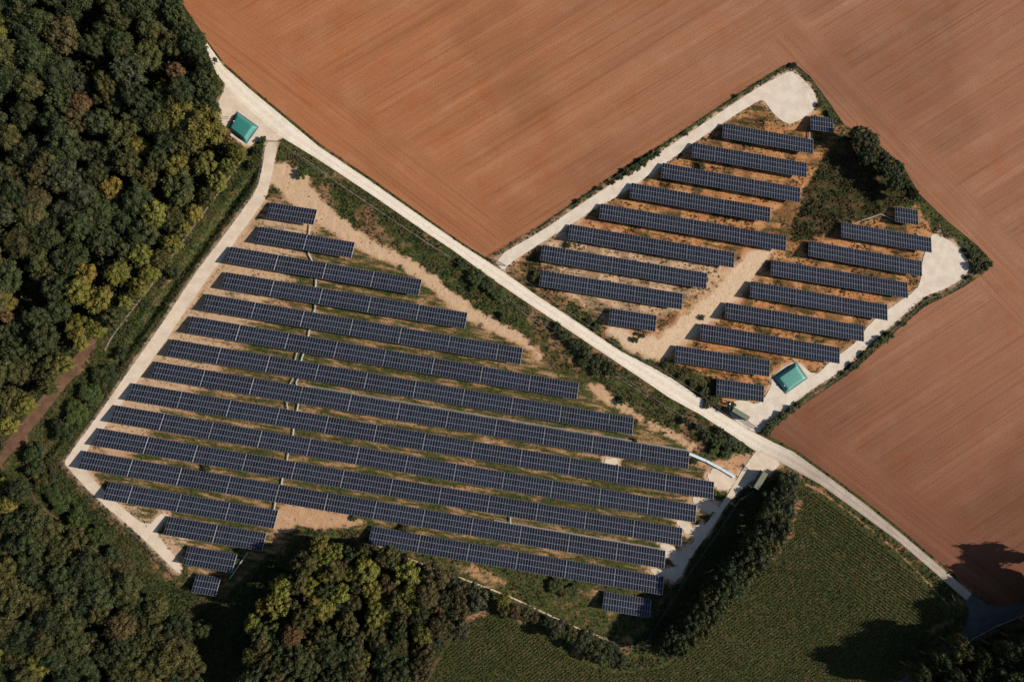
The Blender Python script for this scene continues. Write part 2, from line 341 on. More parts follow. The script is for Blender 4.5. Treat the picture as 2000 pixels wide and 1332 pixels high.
# ------------------------------------------------------------------ distance fields on the ground grid
STEP = 2.2
gx = np.arange(-260, 2262, STEP); gy = np.arange(-230, 1562, STEP)
GX, GY = np.meshgrid(gx, gy); NX, NY = len(gx), len(gy)
def seg_d(X, Y, a, b):
    ax, ay = a; dx, dy = b[0] - ax, b[1] - ay
    t = np.clip(((X - ax) * dx + (Y - ay) * dy) / (dx * dx + dy * dy + 1e-9), 0, 1)
    return np.hypot(X - ax - t * dx, Y - ay - t * dy), t
def sdf(X, Y, poly):
    d = np.full(X.shape, 1e9); ins = np.zeros(X.shape, bool)
    for i in range(len(poly)):
        a, b = poly[i], poly[(i + 1) % len(poly)]
        d = np.minimum(d, seg_d(X, Y, a, b)[0])
        c = ((a[1] > Y) != (b[1] > Y))
        with np.errstate(divide='ignore', invalid='ignore'):
            xi = (b[0] - a[0]) * (Y - a[1]) / (b[1] - a[1] + 1e-12) + a[0]
        ins ^= c & (X < xi)
    return np.where(ins, -d, d)
def vnoise(X, Y, s, seed):
    r = np.random.default_rng(seed); n = 256; T = r.random((n, n))
    u = X / s; v = Y / s; iu = np.floor(u).astype(int); iv = np.floor(v).astype(int); fu = u - iu; fv = v - iv
    fu = fu * fu * (3 - 2 * fu); fv = fv * fv * (3 - 2 * fv)
    a = T[iv % n, iu % n]; b = T[iv % n, (iu + 1) % n]; c = T[(iv + 1) % n, iu % n]; d = T[(iv + 1) % n, (iu + 1) % n]
    return (a * (1 - fu) + b * fu) * (1 - fv) + (c * (1 - fu) + d * fu) * fv
wob = (vnoise(GX, GY, 14, 1) - .5) * 8 + (vnoise(GX, GY, 5, 2) - .5) * 5
def inside(poly, soft=4.0, grow=0.0): return np.clip(0.5 - (sdf(GX, GY, poly) + wob - grow) / (2 * soft), 0, 1)
def band(pts, soft=4.0):
    m = np.zeros(GX.shape)
    for (a, wa), (b, wb) in zip(pts[:-1], pts[1:]):
        d, t = seg_d(GX, GY, a, b); m = np.maximum(m, np.clip(0.5 - (d + wob - (wa + (wb - wa) * t)) / (2 * soft), 0, 1))
    return m
G = np.full(GX.shape, .80); S = np.full(GX.shape, .25); Rr = np.full(GX.shape, .25); Lt = np.zeros(GX.shape); An = np.zeros(GX.shape)
DN = np.full(GX.shape, .75)                                   # density of scrub plants
def lay(m, g_=None, s_=None, r_=None, l_=None, a_=None, d_=None):
    global G, S, Rr, Lt, An, DN
    if g_ is not None: G = G * (1 - m) + g_ * m
    if s_ is not None: S = S * (1 - m) + s_ * m
    if r_ is not None: Rr = Rr * (1 - m) + r_ * m
    if l_ is not None: Lt = Lt * (1 - m) + l_ * m
    if a_ is not None: An = An * (1 - m) + a_ * m
    if d_ is not None: DN = DN * (1 - m) + d_ * m
patch = vnoise(GX, GY, 42, 5)
lay(np.clip((patch - .52) * 5, 0, 1), g_=.52, s_=.15, r_=.25, l_=.35, d_=.5)                       # dry patches of the scrub strip
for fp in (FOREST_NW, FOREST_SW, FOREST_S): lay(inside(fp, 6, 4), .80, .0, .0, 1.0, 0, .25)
lay(inside(FARM_L, 5), .60, .28, .30, .08, 1, .18)
lay(np.clip((vnoise(GX, GY, 60, 8) - .45) * 4, 0, 1) * inside(FARM_L, 5) * np.clip((GX - 700) / 300, 0, 1), g_=.62, d_=.2)
lay(inside([(150,860),(520,400),(640,400),(560,560),(420,720),(230,900)], 20), g_=.30, s_=.75, r_=.12)
lay(inside(GRASS_S, 7), .74, .3, .3, 0, 0, .35)
lay(inside([(560,985),(700,1010),(720,1022),(640,1030),(580,1022),(540,1050),(535,1010)], 5), .12, .7, .3, d_=.03)
lay(inside([(880,1095),(960,1115),(1000,1140),(980,1150),(900,1120)], 7), .45, .4, .4, d_=.2)
lay(inside(FARM_R, 5), .36, .25, .80, 0, .8, .20)
lay(inside(FARM_R, 5) * np.clip((vnoise(GX, GY, 20, 88) - .45) * 6, 0, 1), .48, .2, .8, .45, .8, .20)
lay(inside([(1000,515),(1110,440),(1240,470),(1440,500),(1400,560),(1330,600),(1290,620),(1180,640),(1080,570)], 14), g_=.36, s_=.85, r_=.22)
lay(inside([(1000,512),(1050,480),(1060,530),(1100,580),(1190,640),(1180,650),(1060,565)], 10), g_=.62, s_=.2, r_=.5, d_=.6)
lay(inside([(1290,700),(1400,740),(1410,800),(1370,780),(1300,725)], 8), g_=.75, d_=.9)
lay(inside([(1600,225),(1650,260),(1620,300),(1590,290)], 7), g_=.6, l_=.3, d_=.5)
lay(inside(PIT, 6), .62, .1, .35, .75, 0, .2)
lay(band(CPATH, 7), .0, 1.0, .0, 0, 0, .0)
lay(band(SANDBAND, 5), .10, .80, .10, 0, 0, .03); lay(band(SANDB2, 5), .2, .7, .25, 0, 0, .06)
lay(inside([(1380,905),(1440,885),(1470,890),(1440,935),(1400,915),(1350,905)], 6), .25, .6, .4, d_=.1)
# west ditch strip, its brown shoulder along the track
lay(inside([(512,262),(515,320),(500,372),(440,450),(300,650),(190,808),(122,900),(130,915),(230,1015),(350,1128),(400,1180),(430,1332),(395,1300),(300,1190),(200,1090),(120,1020),(60,950),(40,900),(80,850),(150,750),(200,670),(250,625),(370,460),(480,300)], 6), .93, .05, .15, .25, 0, 1.0)
WSH = [((505,372),5),((455,440),9),((420,485),10),((380,540),6),((310,645),4),((200,805),4),((118,905),7),((178,980),6),((265,1060),6),((330,1130),8),((365,1150),8)]
lay(band(WSH, 9), .50, .2, .30, .45, 0, .5)
lay(band([((300,590),6),((330,545),5)], 6), .55, .1, .3, .4, 0, .5)
lay(inside([(440,1175),(530,1090),(560,1110),(510,1200),(480,1300),(480,1480),(395,1480),(390,1290),(380,1215),(420,1170)], 10), .97, 0, 0, .75, 0, .9)  # hollow between the lower woods, its tree shade painted into the ground
# bank below the south east farm track, belt shade painted into its dark ground
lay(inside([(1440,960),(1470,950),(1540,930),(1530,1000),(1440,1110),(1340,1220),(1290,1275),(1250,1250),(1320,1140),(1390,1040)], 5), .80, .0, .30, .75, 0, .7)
lay(inside(CROP, 4), .84, .05, .20, .34, 0, 0)
lay(inside([(1600,1040),(1680,1080),(1700,1140),(1640,1150),(1590,1100)], 25) * .2, .5); lay(inside([(1440,1190),(1520,1200),(1500,1240),(1440,1230)], 15) * .45, .4, .4, .4, .3)
RIM = [(1575,946),(1600,957),(1660,1001),(1697,1030),(1750,1074),(1800,1124),(1845,1172),(1862,1196)]
rim = np.zeros(GX.shape)
for a, b in zip(RIM[:-1], RIM[1:]): rim = np.maximum(rim, np.clip(1.4 - seg_d(GX, GY, a, b)[0] / 2.2, 0, 1))
lay(rim * (.35 + .65 * vnoise(GX, GY, 12, 61)), .25, .25, .6, .1, 0, 0)
lay(inside([(1808,1232),(1850,1205),(1866,1196),(1868,1212),(1840,1228),(1815,1240)], 9) * .7, .3, .3, .6, .2, 0, .3)
lay(band([((1560,985),8),((1540,1040),9),((1500,1090),10),((1440,1150),9),((1400,1200),7)], 5), .35, .3, .45, .1, 0, .15)
lay(band([((868,1255),4),((905,1215),5),((945,1195),6)], 4), .2, .5, .5)
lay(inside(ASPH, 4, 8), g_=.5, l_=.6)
for pl in (PAD_NW, TRACK_W, TRACK_N, TRACK_E, PAD_SE): lay(inside(pl, 4, 3.5) * .9, .12, .95, .05)
for sp_ in SPURS: lay(inside(sp_, 5, 5), .08, 1.0, .0, d_=0)
lay(inside([(205,955),(300,1005),(310,1003),(287,1030),(240,995)], 6), .45, .8, .1); lay(inside([(305,1042),(375,1040),(355,1070),(365,1100),(350,1095)], 6), .45, .8, .1)
NOPLANT = np.ones(GX.shape)
for pl, gr in ((ROAD_UP + ROAD_LO[::-1], 2), (PAD_NW, 1), (TRACK_W, 1), (TRACK_N, 1), (TRACK_E, 1), (PAD_SE, 1), (FIELD, 1), (ASPH, 2), (DIRT, 1)): NOPLANT *= (sdf(GX, GY, pl) > gr)
for sp in SPURS: NOPLANT *= (sdf(GX, GY, sp) > 1)
DN *= NOPLANT
WX, WY = PA(GX, GY)
GZ = -0.03 - 0.10 * vnoise(GX, GY, 9, 11) - 0.05 * vnoise(GX, GY, 3.3, 12)
# ditch dips
ditch = np.zeros(GX.shape)
for a, b in zip([(500,330),(430,430),(320,580),(220,720),(120,850),(75,900)], [(430,430),(320,580),(220,720),(120,850),(75,900),(120,985)]):
    ditch = np.maximum(ditch, np.clip(1 - seg_d(GX, GY, a, b)[0] / 14, 0, 1))
GZ -= 1.1 * ditch * ditch * (3 - 2 * ditch)
edge = np.zeros(GX.shape, bool); edge[0, :] = edge[-1, :] = edge[:, 0] = edge[:, -1] = True
WX2 = np.where(edge, WX * 12, WX); WY2 = np.where(edge, WY * 12, WY); GZ = np.where(edge, -0.3, GZ)
V = np.stack([WX2.ravel(), WY2.ravel(), GZ.ravel()], 1)
ii = np.arange(NX * NY).reshape(NY, NX)
Fq = np.stack([ii[1:, :-1].ravel(), ii[1:, 1:].ravel(), ii[:-1, 1:].ravel(), ii[:-1, :-1].ravel()], 1)
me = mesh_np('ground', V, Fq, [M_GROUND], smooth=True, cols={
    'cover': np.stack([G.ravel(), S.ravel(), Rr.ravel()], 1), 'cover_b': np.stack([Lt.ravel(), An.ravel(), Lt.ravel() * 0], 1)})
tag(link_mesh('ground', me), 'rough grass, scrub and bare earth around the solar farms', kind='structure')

# ------------------------------------------------------------------ flat sheets
def densify(poly, step, jit, closed=True, seed=0):
    r = random.Random(seed); out = []; n = len(poly)
    for i in range(n if closed else n - 1):
        a = Vector(poly[i]); b = Vector(poly[(i + 1) % n]); k = max(1, int((b - a).length / step))
        for j in range(k):
            p = a.lerp(b, j / k); out.append((p.x + r.uniform(-jit, jit) * .5, p.y + r.uniform(-jit, jit) * .5))
    return out
def chaikin(poly, k=1):
    for _ in range(k):
        o = []
        for i in range(len(poly)):
            a, b = poly[i], poly[(i + 1) % len(poly)]
            o.append((a[0] * .75 + b[0] * .25, a[1] * .75 + b[1] * .25)); o.append((a[0] * .25 + b[0] * .75, a[1] * .25 + b[1] * .75))
        poly = o
    return poly
def sheet(name, poly, z, mat, label, jit=1.0, step=4, smooth=1, seed=1, kind='structure'):
    q = densify(chaikin(poly, smooth) if smooth else poly, step, jit, seed=seed)
    pts = [P(x, y, 0) for x, y in q]; pts = [Vector((p.x, p.y, z)) for p in pts]
    tri = tessellate_polygon([pts])
    me = bpy.data.meshes.new(name); me.from_pydata([tuple(p) for p in pts], [], [tuple(t) for t in tri]); me.materials.append(mat)
    bm = bmesh.new(); bm.from_mesh(me); bmesh.ops.recalc_face_normals(bm, faces=bm.faces)
    if bm.faces and sum(f.normal.z for f in bm.faces) < 0: bmesh.ops.reverse_faces(bm, faces=bm.faces)
    bm.to_mesh(me); bm.free()
    return tag(link_mesh(name, me), label, kind=kind)
def ribbon(name, up, lo, z, mat, label, jit=0.6):
    """track as a strip with an 'across' coordinate for its wheel ruts"""
    def resample(pts, n):
        L = [0.0]
        for a, b in zip(pts[:-1], pts[1:]): L.append(L[-1] + math.dist(a, b))
        out = []
        for k in range(n + 1):
            s = L[-1] * k / n; i = max(j for j in range(len(L)) if L[j] <= s + 1e-9); i = min(i, len(pts) - 2)
            f = (s - L[i]) / max(1e-9, L[i + 1] - L[i]); out.append((pts[i][0] * (1 - f) + pts[i + 1][0] * f, pts[i][1] * (1 - f) + pts[i + 1][1] * f))
        return out
    segs = [(a, b) for a, b in zip(up, lo)]
    U = []; Lo = []
    for (a, b), (c, d) in zip(segs[:-1], segs[1:]):
        k = max(1, int(math.dist(a, c) / 5))
        for j in range(k):
            f = j / k
            U.append((a[0] + (c[0] - a[0]) * f, a[1] + (c[1] - a[1]) * f)); Lo.append((b[0] + (d[0] - b[0]) * f, b[1] + (d[1] - b[1]) * f))
    U.append(up[-1]); Lo.append(lo[-1]); n = len(U); K = 8; V = []; A = []
    r = random.Random(5)
    for i in range(n):
        for k in range(K + 1):
            f = k / K; j = r.uniform(-jit, jit) if k in (0, K) else 0
            p = P(U[i][0] + (Lo[i][0] - U[i][0]) * f + j, U[i][1] + (Lo[i][1] - U[i][1]) * f + j)
            V.append((p.x, p.y, z)); A.append((f, min(1, max(0, (U[i][0] - 1385) / 260)), f))
    Fq = [(i * (K + 1) + k, (i + 1) * (K + 1) + k, (i + 1) * (K + 1) + k + 1, i * (K + 1) + k + 1) for i in range(n - 1) for k in range(K)]
    V = np.array(V); Fq = np.array(Fq)
    a, b, c = V[Fq[:, 0]], V[Fq[:, 1]], V[Fq[:, 2]]
    if np.cross(b - a, c - a)[:, 2].sum() < 0: Fq = Fq[:, ::-1]
    return tag(link_mesh(name, mesh_np(name, V, Fq, [mat], cols={'across': np.array(A)})), label, kind='structure')
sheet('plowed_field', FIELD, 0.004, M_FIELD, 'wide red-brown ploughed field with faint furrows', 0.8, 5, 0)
ribbon('gravel_road', ROAD_UP, ROAD_LO, 0.034, M_ROAD, 'straight white gravel track between the farms, greyer beyond the crossroads')
sheet('gravel_forecourt', PAD_NW, 0.020, M_GRAVEL, 'cream gravel forecourt around the teal water tank', 0.8)
sheet('perimeter_path', TRACK_W, 0.012, M_GRAVEL, 'pale perimeter path west of the big solar farm', 0.9)
sheet('turning_path', TRACK_N, 0.012, M_WHITE, 'white stone path ending in a round turning place', 0.9)
sheet('eastern_path', TRACK_E, 0.016, M_WHITE, 'white stone path round the east side of the small farm', 0.9)
sheet('gate_path', PAD_SE, 0.020, M_GRAVEL, 'gravel path from the crossroads along the ends of the rows', 0.8)
for i, sp in enumerate(SPURS): sheet('gravel_patch', sp, 0.012, M_GRAVEL, 'small pale gravel patch between row ends', 4.5, 2.2, 0, 20 + i)
sheet('dirt_track', DIRT, 0.008, M_DIRT, 'brown dirt track along the wood', 1.0)
sheet('asphalt_road', ASPH, 0.006, M_ASPH, 'dark asphalt road in shade at the bottom right', 0.6)
def thin(name, pts, w, mat, label, z=0.01):
    poly = []; back = []
    for i, (x, y) in enumerate(pts):
        a = pts[max(0, i - 1)]; b = pts[min(len(pts) - 1, i + 1)]; dx, dy = b[0] - a[0], b[1] - a[1]; L = math.hypot(dx, dy)
        poly.append((x - dy / L * w, y + dx / L * w)); back.append((x + dy / L * w, y - dx / L * w))
    return sheet(name, poly + back[::-1], z, mat, label, 0.7, 3, 0)
thin('stone_path', THINPATH, 1.7, M_STONE, 'thin grey stone path along the edge of the wood')
thin('earth_path', SWPATH, 2.0, M_DIRT, 'thin reddish earth path beside the lower wood')
thin('footpath', SPATH, 1.5, M_SAND, 'thin tan footpath below the lowest solar rows')
thin('ridge_path', [(575,296),(640,343),(725,402),(800,452),(880,503)], 0.55, M_STONE, 'faint tan line in the scrub beside the white track')
thin('ridge_path', [(960,566),(1060,638),(1150,702),(1250,764),(1330,818),(1425,874)], 0.6, M_STONE, 'faint tan line near the thicket beside the track')
thin('road_marking', [(2000,1201),(1945,1223),(1895,1250)], 0.5, M_GALV, 'worn white edge line on the asphalt', 0.0105)

# ------------------------------------------------------------------ solar rows
CW, DEP, Z0, Z1 = 1.15, 7.0, 1.0, 3.0
SL = math.hypot(DEP, Z1 - Z0); TI = math.atan2(Z1 - Z0, DEP)
def section_mesh(n):
    """n columns by 3 portrait modules: glass faces set in aluminium frames on a thin slab, local x along the row"""
    W = n * CW - 0.26; mh = SL / 3; cw = W / n; v = []; f = []; m = []
    def q(x0, x1, s0, s1, up, mi):
        b = len(v)
        for x, s in ((x0, s0), (x0, s1), (x1, s1), (x1, s0)):
            v.append((x, -s * math.cos(TI) - up * math.sin(TI) * -1 * 0, Z0 + s * math.sin(TI) + up))
        f.append((b, b + 1, b + 2, b + 3)); m.append(mi)
    e = 0.048
    for i in range(n):
        for j in range(3):
            q(i * cw + e, (i + 1) * cw - e, j * mh + e, (j + 1) * mh - e, 0.0, 0)
    for j in range(4):                               # frame bars lie 6 mm proud, vertical ones 3 mm
        q(0, W, max(0, j * mh - e), min(SL, j * mh + e), 0.006, 1)
    for i in range(n + 1):
        q(max(0, i * cw - e), min(W, i * cw + e), 0, SL, 0.003, 1)
    # slab sides and back
    c = [(0, 0), (0, SL), (W, SL), (W, 0)]; t = 0.07; b = len(v)
    for up in (0.0, -t):
        for x, s in c: v.append((x, -s * math.cos(TI), Z0 + s * math.sin(TI) + up - 0.001))
    for k in range(4):
        l = (k + 1) % 4; f.append((b + k, b + 4 + k, b + 4 + l, b + l)); m.append(1)
    f.append((b + 7, b + 6, b + 5, b + 4)); m.append(1)
    me = bpy.data.meshes.new('panel_section'); me.from_pydata(v, [], f)
    for mm in (M_CELL, M_FRAME): me.materials.append(mm)
    for p, i in zip(me.polygons, m): p.material_index = i
    bm = bmesh.new(); bm.from_mesh(me)
    for fc in bm.faces:
        if fc.index < n * 3 + 4 + n + 1 and fc.normal.z < 0: fc.normal_flip()
    bm.to_mesh(me); bm.free(); me.update(); return me
def frame_mesh(n):
    W = n * CW - 0.26; b = MB(); k = max(2, n // 4 + 1)
    for i in range(k):
        x = 0.6 + (W - 1.2) * i / (k - 1)
        for s in (1.4, 5.6):
            z = Z0 + s * math.sin(TI) - 0.25
            b.box((x, -s * math.cos(TI), z / 2 - 0.15), (0.12, 0.12, z + 0.3))
        b.box((x, -DEP / 2, (Z0 + Z1) / 2 - 0.22), (0.10, DEP * .96, 0.10), 0, 0, -TI)
    for s in (0.8, 2.6, 4.6, 6.4):
        b.box((W / 2, -s * math.cos(TI), Z0 + s * math.sin(TI) - 0.14), (W, 0.07, 0.10))
    return b.mesh('support_frame', [M_STEEL])
def rail_mesh(n):
    W = n * CW - 0.26; b = MB()
    b.box((W + 0.055, -DEP / 2, (Z0 + Z1) / 2 - 0.06), (0.10, DEP, 0.16), 0, 0, -TI)
    return b.mesh('end_rail', [M_GALV])
SM = {n: section_mesh(n) for n in (9, 18)}; FM = {n: frame_mesh(n) for n in (9, 18)}; RM = {n: rail_mesh(n) for n in (9, 18)}
RMR = {n: m.copy() for n, m in RM.items()}
for m in RMR.values(): m.materials[0] = M_FRAME
# low edge of every row: left end, right end, sections (18 or 9 columns), label
F4 = 'in the big left farm'; F5 = 'in the small right farm'
ROWS = [
 ((529,395.6),(619.8,409.8),[18],'L',"topmost solar row of the big farm, one full panel table"),
 ((507.8,442.5),(693.5,473.6),[18]*2,'L',"second solar row from the top of the big farm, two tables"),
 ((450.8,481.9),(824,546.1),[18]*4,'L',"third solar row from the top of the big farm, four tables"),
 ((441.5,531.5),(913.3,610.7),[18]*5,'L',"fourth solar row from the top of the big farm, five tables"),
 ((404.5,574.3),(1021,679.7),[18]*6+[9],'L',"fifth solar row from the top of the big farm"),
 ((374.7,617.8),(1130.8,747.8),[18]*8,'L',"sixth solar row from the top of the big farm"),
 ((336.7,662.5),(1237.8,815.8),[18]*9+[9],'L',"seventh solar row from the top of the big farm"),
 ((305.6,705.9),(1346.5,882.7),[18]*11,'L',"eighth row of the big farm, pale cable tray leaving its right end"),
 ((260.7,748.4),(1395,941),[18]*12,'L',"ninth solar row of the big farm, reaching furthest to the gate path"),
 ((226.2,791.2),(1360.6,986),[18]*12,'L',"tenth solar row from the top of the big farm"),
 ((195.1,836.4),(1333,1030.8),[18]*12,'L',"eleventh solar row from the top of the big farm"),
 ((164.5,880.3),(1300,1075),[18]*12,'L',"long row starting at the left corner of the perimeter path"),
 ((212.4,940.4),(543.9,996.8),[9]+[18]*3,'L',"short row of three and a half tables below the left corner"),
 ((329.8,1008.4),(520.7,1040.5),[18]*2,'L',"two-table row beside the pale spur of the perimeter path"),
 ((367.7,1066),(462.7,1082.2),[18],'L',"single panel table near the lower end of the perimeter path"),
 ((384.5,1119.6),(431,1127.6),[9],'L',"smallest half table at the bottom left of the big farm"),
 ((726.9,1027.4),(1296.7,1125.8),[18]*6,'L',"lowest long row, six tables, above the bottom grass"),
 ((1180.3,1154.5),(1271.8,1169.7),[18],'L',"lone table in the bottom grass, right end in tree shade"),
 ((1583.4,225.6),(1626.8,231.9),[9],'R',"half table beside the round turning place, by the dark trees"),
 ((1412.8,240.9),(1588.2,273.2),[18]*2,'R',"topmost full row of the small farm, two tables"),
 ((1353.4,278.9),(1576,318.8),[9]+[18]*2,'R',"second row of the small farm, two and a half tables"),
 ((1294,318.2),(1563,367.4),[18]*3,'R',"third row of the small farm, three tables"),
 ((1233.5,357.3),(1504.6,405.6),[18]*3,'R',"fourth row of the small farm, three tables"),
 ((1173.8,397.7),(1535.7,461),[18]*4,'R',"fifth and longest row of the small farm, four tables"),
 ((1113.5,438),(1434.5,493.6),[9]+[18]*3,'R',"sixth row of the small farm, ending at the sandy lane"),
 ((1059.7,478.4),(1381,533.6),[9]+[18]*3,'R',"seventh row of the small farm, west of the sandy lane"),
 ((1057.2,527.8),(1333.5,573.5),[18]*3,'R',"eighth row, dark bush at its left end beside the track"),
 ((1191.9,602),(1282.4,616.5),[18],'R',"single table on pale ground west of the sandy lane"),
 ((1748.3,403.7),(1792.5,411),[9],'R',"half table near the eastern tip of the small farm"),
 ((1643.3,433.6),(1818.4,464.3),[18]*2,'R',"two-table row beside the eastern turning place"),
 ((1580.1,470.2),(1800,510),[18]*2+[9],'R',"second full row of the eastern block, below the brown pit"),
 ((1506.6,507.5),(1772.5,552.2),[18]*3,'R',"third full row of the eastern block, by the lane's upper end"),
 ((1466.5,549.2),(1733,595.4),[18]*3,'R',"fourth full row of the eastern block"),
 ((1418,590.5),(1687,636.3),[18]*3,'R',"fifth full row of the eastern block"),
 ((1369.5,632),(1640,678.7),[18]*3,'R',"sixth full row of the eastern block, just above the turquoise tank"),
 ((1320.6,674.5),(1503.6,703.9),[18]*2,'R',"two-table row left of the turquoise tank"),
 ((1400.7,739.1),(1492.2,753.3),[18],'R',"lowest single table of the small farm, above the green cabin"),
]
for (tl, tr, secs, side, lab) in ROWS:
    A = P(*tl, Z0); B = P(*tr, Z0); d = B - A; L = d.length; n = sum(secs); s = (L + 0.2) / (n * CW); rz = math.atan2(d.y, d.x)
    root = empty('solar_row', (A.x, A.y, 0), rz)
    tag(root, lab, 'solar panels', 'solar rows of the big farm' if side == 'L' else 'solar rows of the small farm')
    x = 0.0
    for c_ in secs:
        o = link_mesh('panel_section', SM[c_], root, (x, random.uniform(-.03, .03), random.uniform(-.04, .04))); o.scale = (s, 1, 1); o.rotation_euler = (R(random.uniform(-.5, .5)), R(random.uniform(-.12, .12)), 0)
        link_mesh('support_frame', FM[c_], o)
        link_mesh('end_rail', (RM if side == 'L' else RMR)[c_], o)
        x += c_ * CW * s

# ------------------------------------------------------------------ cable trays
def tray(pts, w, z, mat, label, name='cable_tray', lids=1):
    q = [P(x, y, z) for x, y in pts]; root = empty(name, (q[0].x, q[0].y, 0))
    tag(root, label, 'cable tray', 'cable trays'); o0 = Vector((q[0].x, q[0].y, 0)); b = MB(); f = MB(); c2 = MB()
    for a, c in zip(q[:-1], q[1:]):
        d = c - a; L = d.length; rz = math.atan2(d.y, d.x); mid = (a + c) / 2 - o0
        b.box((mid.x, mid.y, z - 0.06), (L + 0.1, w, 0.12), rz)
        nrm = Vector((-d.y, d.x, 0)).normalized()
        for sgn in (-1, 1):
            m2 = mid + nrm * sgn * (w / 2 - 0.03)
            c2.box((m2.x, m2.y, z + 0.025), (L + 0.1, 0.05, 0.05), rz)
        k = max(2, int(L / 2.5))
        for i in range(k):
            p = a.lerp(c, (i + .5) / k) - o0; f.box((p.x, p.y, (z - 0.13) / 2 - .05), (0.1, w * .8, z - 0.03), rz)
    b.build('channel', mat, root); c2.build('lip', M_GALV, root); f.build('bracket', M_STEEL, root)
    return root
gap = ['below the topmost', 'below the second', 'below the third', 'below the fourth', 'below the fifth', 'below the sixth', 'below the seventh', 'below the eighth', 'below the ninth', 'below the tenth', 'below the eleventh', 'below the twelfth']
TR = [([(606.3,439),(604,459)],0,''),([(602.5,492),(604,497),(609.8,509)],1,''),([(617.8,543),(616.7,561)],2,''),([(615.3,595),(616,602),(613.6,610)],3,''),([(605.3,642),(602.3,658)],4,''),
      ([(580,689),(576.5,703)],5,'left'),([(592.8,691),(588.2,705)],5,'right'),([(573.5,737),(566.5,750)],6,'left'),([(582.3,739),(578.5,749),(583,756)],6,'right'),([(560,785),(562.5,801)],7,'left'),([(583,788),(580.5,804)],7,'right'),
      ([(574,837),(572.2,852)],8,''),([(563.3,885),(560.8,901)],9,''),([(552.5,933),(549.5,948)],10,''),([(538,981),(535.4,996)],11,''),([(997.3,1010),(998.2,1026)],10,'far')]
for pts, gi, w_ in TR:
    tray(pts, 0.42 if w_ != 'left' else .26, 0.55, M_TRAY if gi % 3 else M_GALV,
         {'': 'short metal cable tray crossing the gap %s big-farm row', 'left': 'thinner left one of two trays %s big-farm row', 'right': 'wider right one of two trays %s big-farm row',
          'far': 'isolated thin tray near the middle, %s big-farm row'}[w_] % gap[gi])
tray([(1581.8,257),(1581.8,274)], .35, .55, M_GALV, 'short white tray between the half table and topmost row, right farm')
tray([(1347,886),(1380,900),(1410,916),(1435.5,931.5)], 1.15, .55, M_TRAY, 'long pale blue cable tray running to the crossroads gate', lids=3)
tray([(596,752.5),(1346,880)], .34, 0.45, M_STEEL, 'long thin pale tray lining the upper edge of the eighth row')
tray([(965,1015.5),(1220,1059.5),(1299,1073.2)], .30, 0.5, M_STEEL, 'thin pale tray lining the top edge of the corner row')
tray([(484,1079),(448,1130)], .35, .45, M_GALV, 'pale slanting conduit at the edge of the bottom-left shade')
tray([(1676,433),(1720,418.5),(1749,430)], .22, .35, M_GALV, 'thin white bent pipe below the brown pit')

# ------------------------------------------------------------------ pillow tanks
def tank(corners, mat, label, capuv, hgt, bulge=.05):
    q = [P(x, y, 0.0) for x, y in corners]; c = sum(q, Vector()) / 4; root = empty('water_tank', (c.x, c.y, 0))
    tag(root, label, 'water tank', 'pillow water tanks'); N = 40; V = []; F_ = []
    q = [v - c for v in q]
    def pt(u, v):
        p = q[0] * (1 - u) * (1 - v) + q[1] * u * (1 - v) + q[2] * u * v + q[3] * (1 - u) * v
        a_ = min(1, min(u, 1 - u) / .17); b_ = min(1, min(v, 1 - v) / .17); a_ = math.sin(a_ * math.pi / 2); b_ = math.sin(b_ * math.pi / 2)
        e = (a_ * b_) ** .8 * (.93 + .07 * (1 - (2 * u - 1) ** 2) * (1 - (2 * v - 1) ** 2))
        sq = 1 - bulge * (1 - (2 * v - 1) ** 2) * (abs(2 * u - 1) ** 3) - bulge * (1 - (2 * u - 1) ** 2) * (abs(2 * v - 1) ** 3)
        return Vector((p.x * sq, p.y * sq, 0.05 + hgt * e + 0.015 * math.sin(u * 40) * e * (1 - e)))
    for j in range(N + 1):
        for i in range(N + 1): V.append(tuple(pt(i / N, j / N)))
    for j in range(N):
        for i in range(N):
            a = j * (N + 1) + i; F_.append((a, a + 1, a + N + 2, a + N + 1))
    b = len(V); rim = [i for i in range(N)] + [N + (N + 1) * j for j in range(N)] + [(N + 1) * N + N - i for i in range(N)] + [(N + 1) * (N - j) for j in range(N)]
    for i in rim: V.append((V[i][0], V[i][1], 0.02))
    for k in range(len(rim)): F_.append((rim[k], rim[(k + 1) % len(rim)], b + (k + 1) % len(rim), b + k))
    me = bpy.data.meshes.new('bladder'); me.from_pydata(V, [], F_); me.materials.append(mat)
    bm = bmesh.new(); bm.from_mesh(me); bmesh.ops.recalc_face_normals(bm, faces=bm.faces); bm.to_mesh(me); bm.free()
    for p in me.polygons: p.use_smooth = True
    link_mesh('bladder', me, root)
    mt = MB(); n0 = len(mt.v)
    for z in (0.022, 0.040):
        for v in q: mt.v.append((v.x * 1.07, v.y * 1.07, z))
    mt.f += [(3, 2, 1, 0), (4, 5, 6, 7), (0, 1, 5, 4), (1, 2, 6, 5), (2, 3, 7, 6), (3, 0, 4, 7)]; mt.m += [0] * 6
    mt.build('ground_sheet', M_MAT, root)
    cp = pt(*capuv); k = MB(); k.bar((cp.x, cp.y, cp.z - .1), (cp.x, cp.y, cp.z + .18), .22, 12); k.bar((cp.x + .25, cp.y + .1, cp.z - .1), (cp.x + .9, cp.y + .3, cp.z + .1), .07, 8)
    k.build('filler_cap', M_WHITEP, root)
    return root
tank([(463,219.5),(503.5,248.5),(481,280),(446,253)], M_TANK, 'dark teal pillow water tank on the forecourt by the wood', (.12, .5), 1.7)
tank([(1554,707.5),(1575.5,738.5),(1534,768),(1510,738)], M_TANK2, 'lighter turquoise pillow water tank in the small farm', (.62, .90), 1.7)
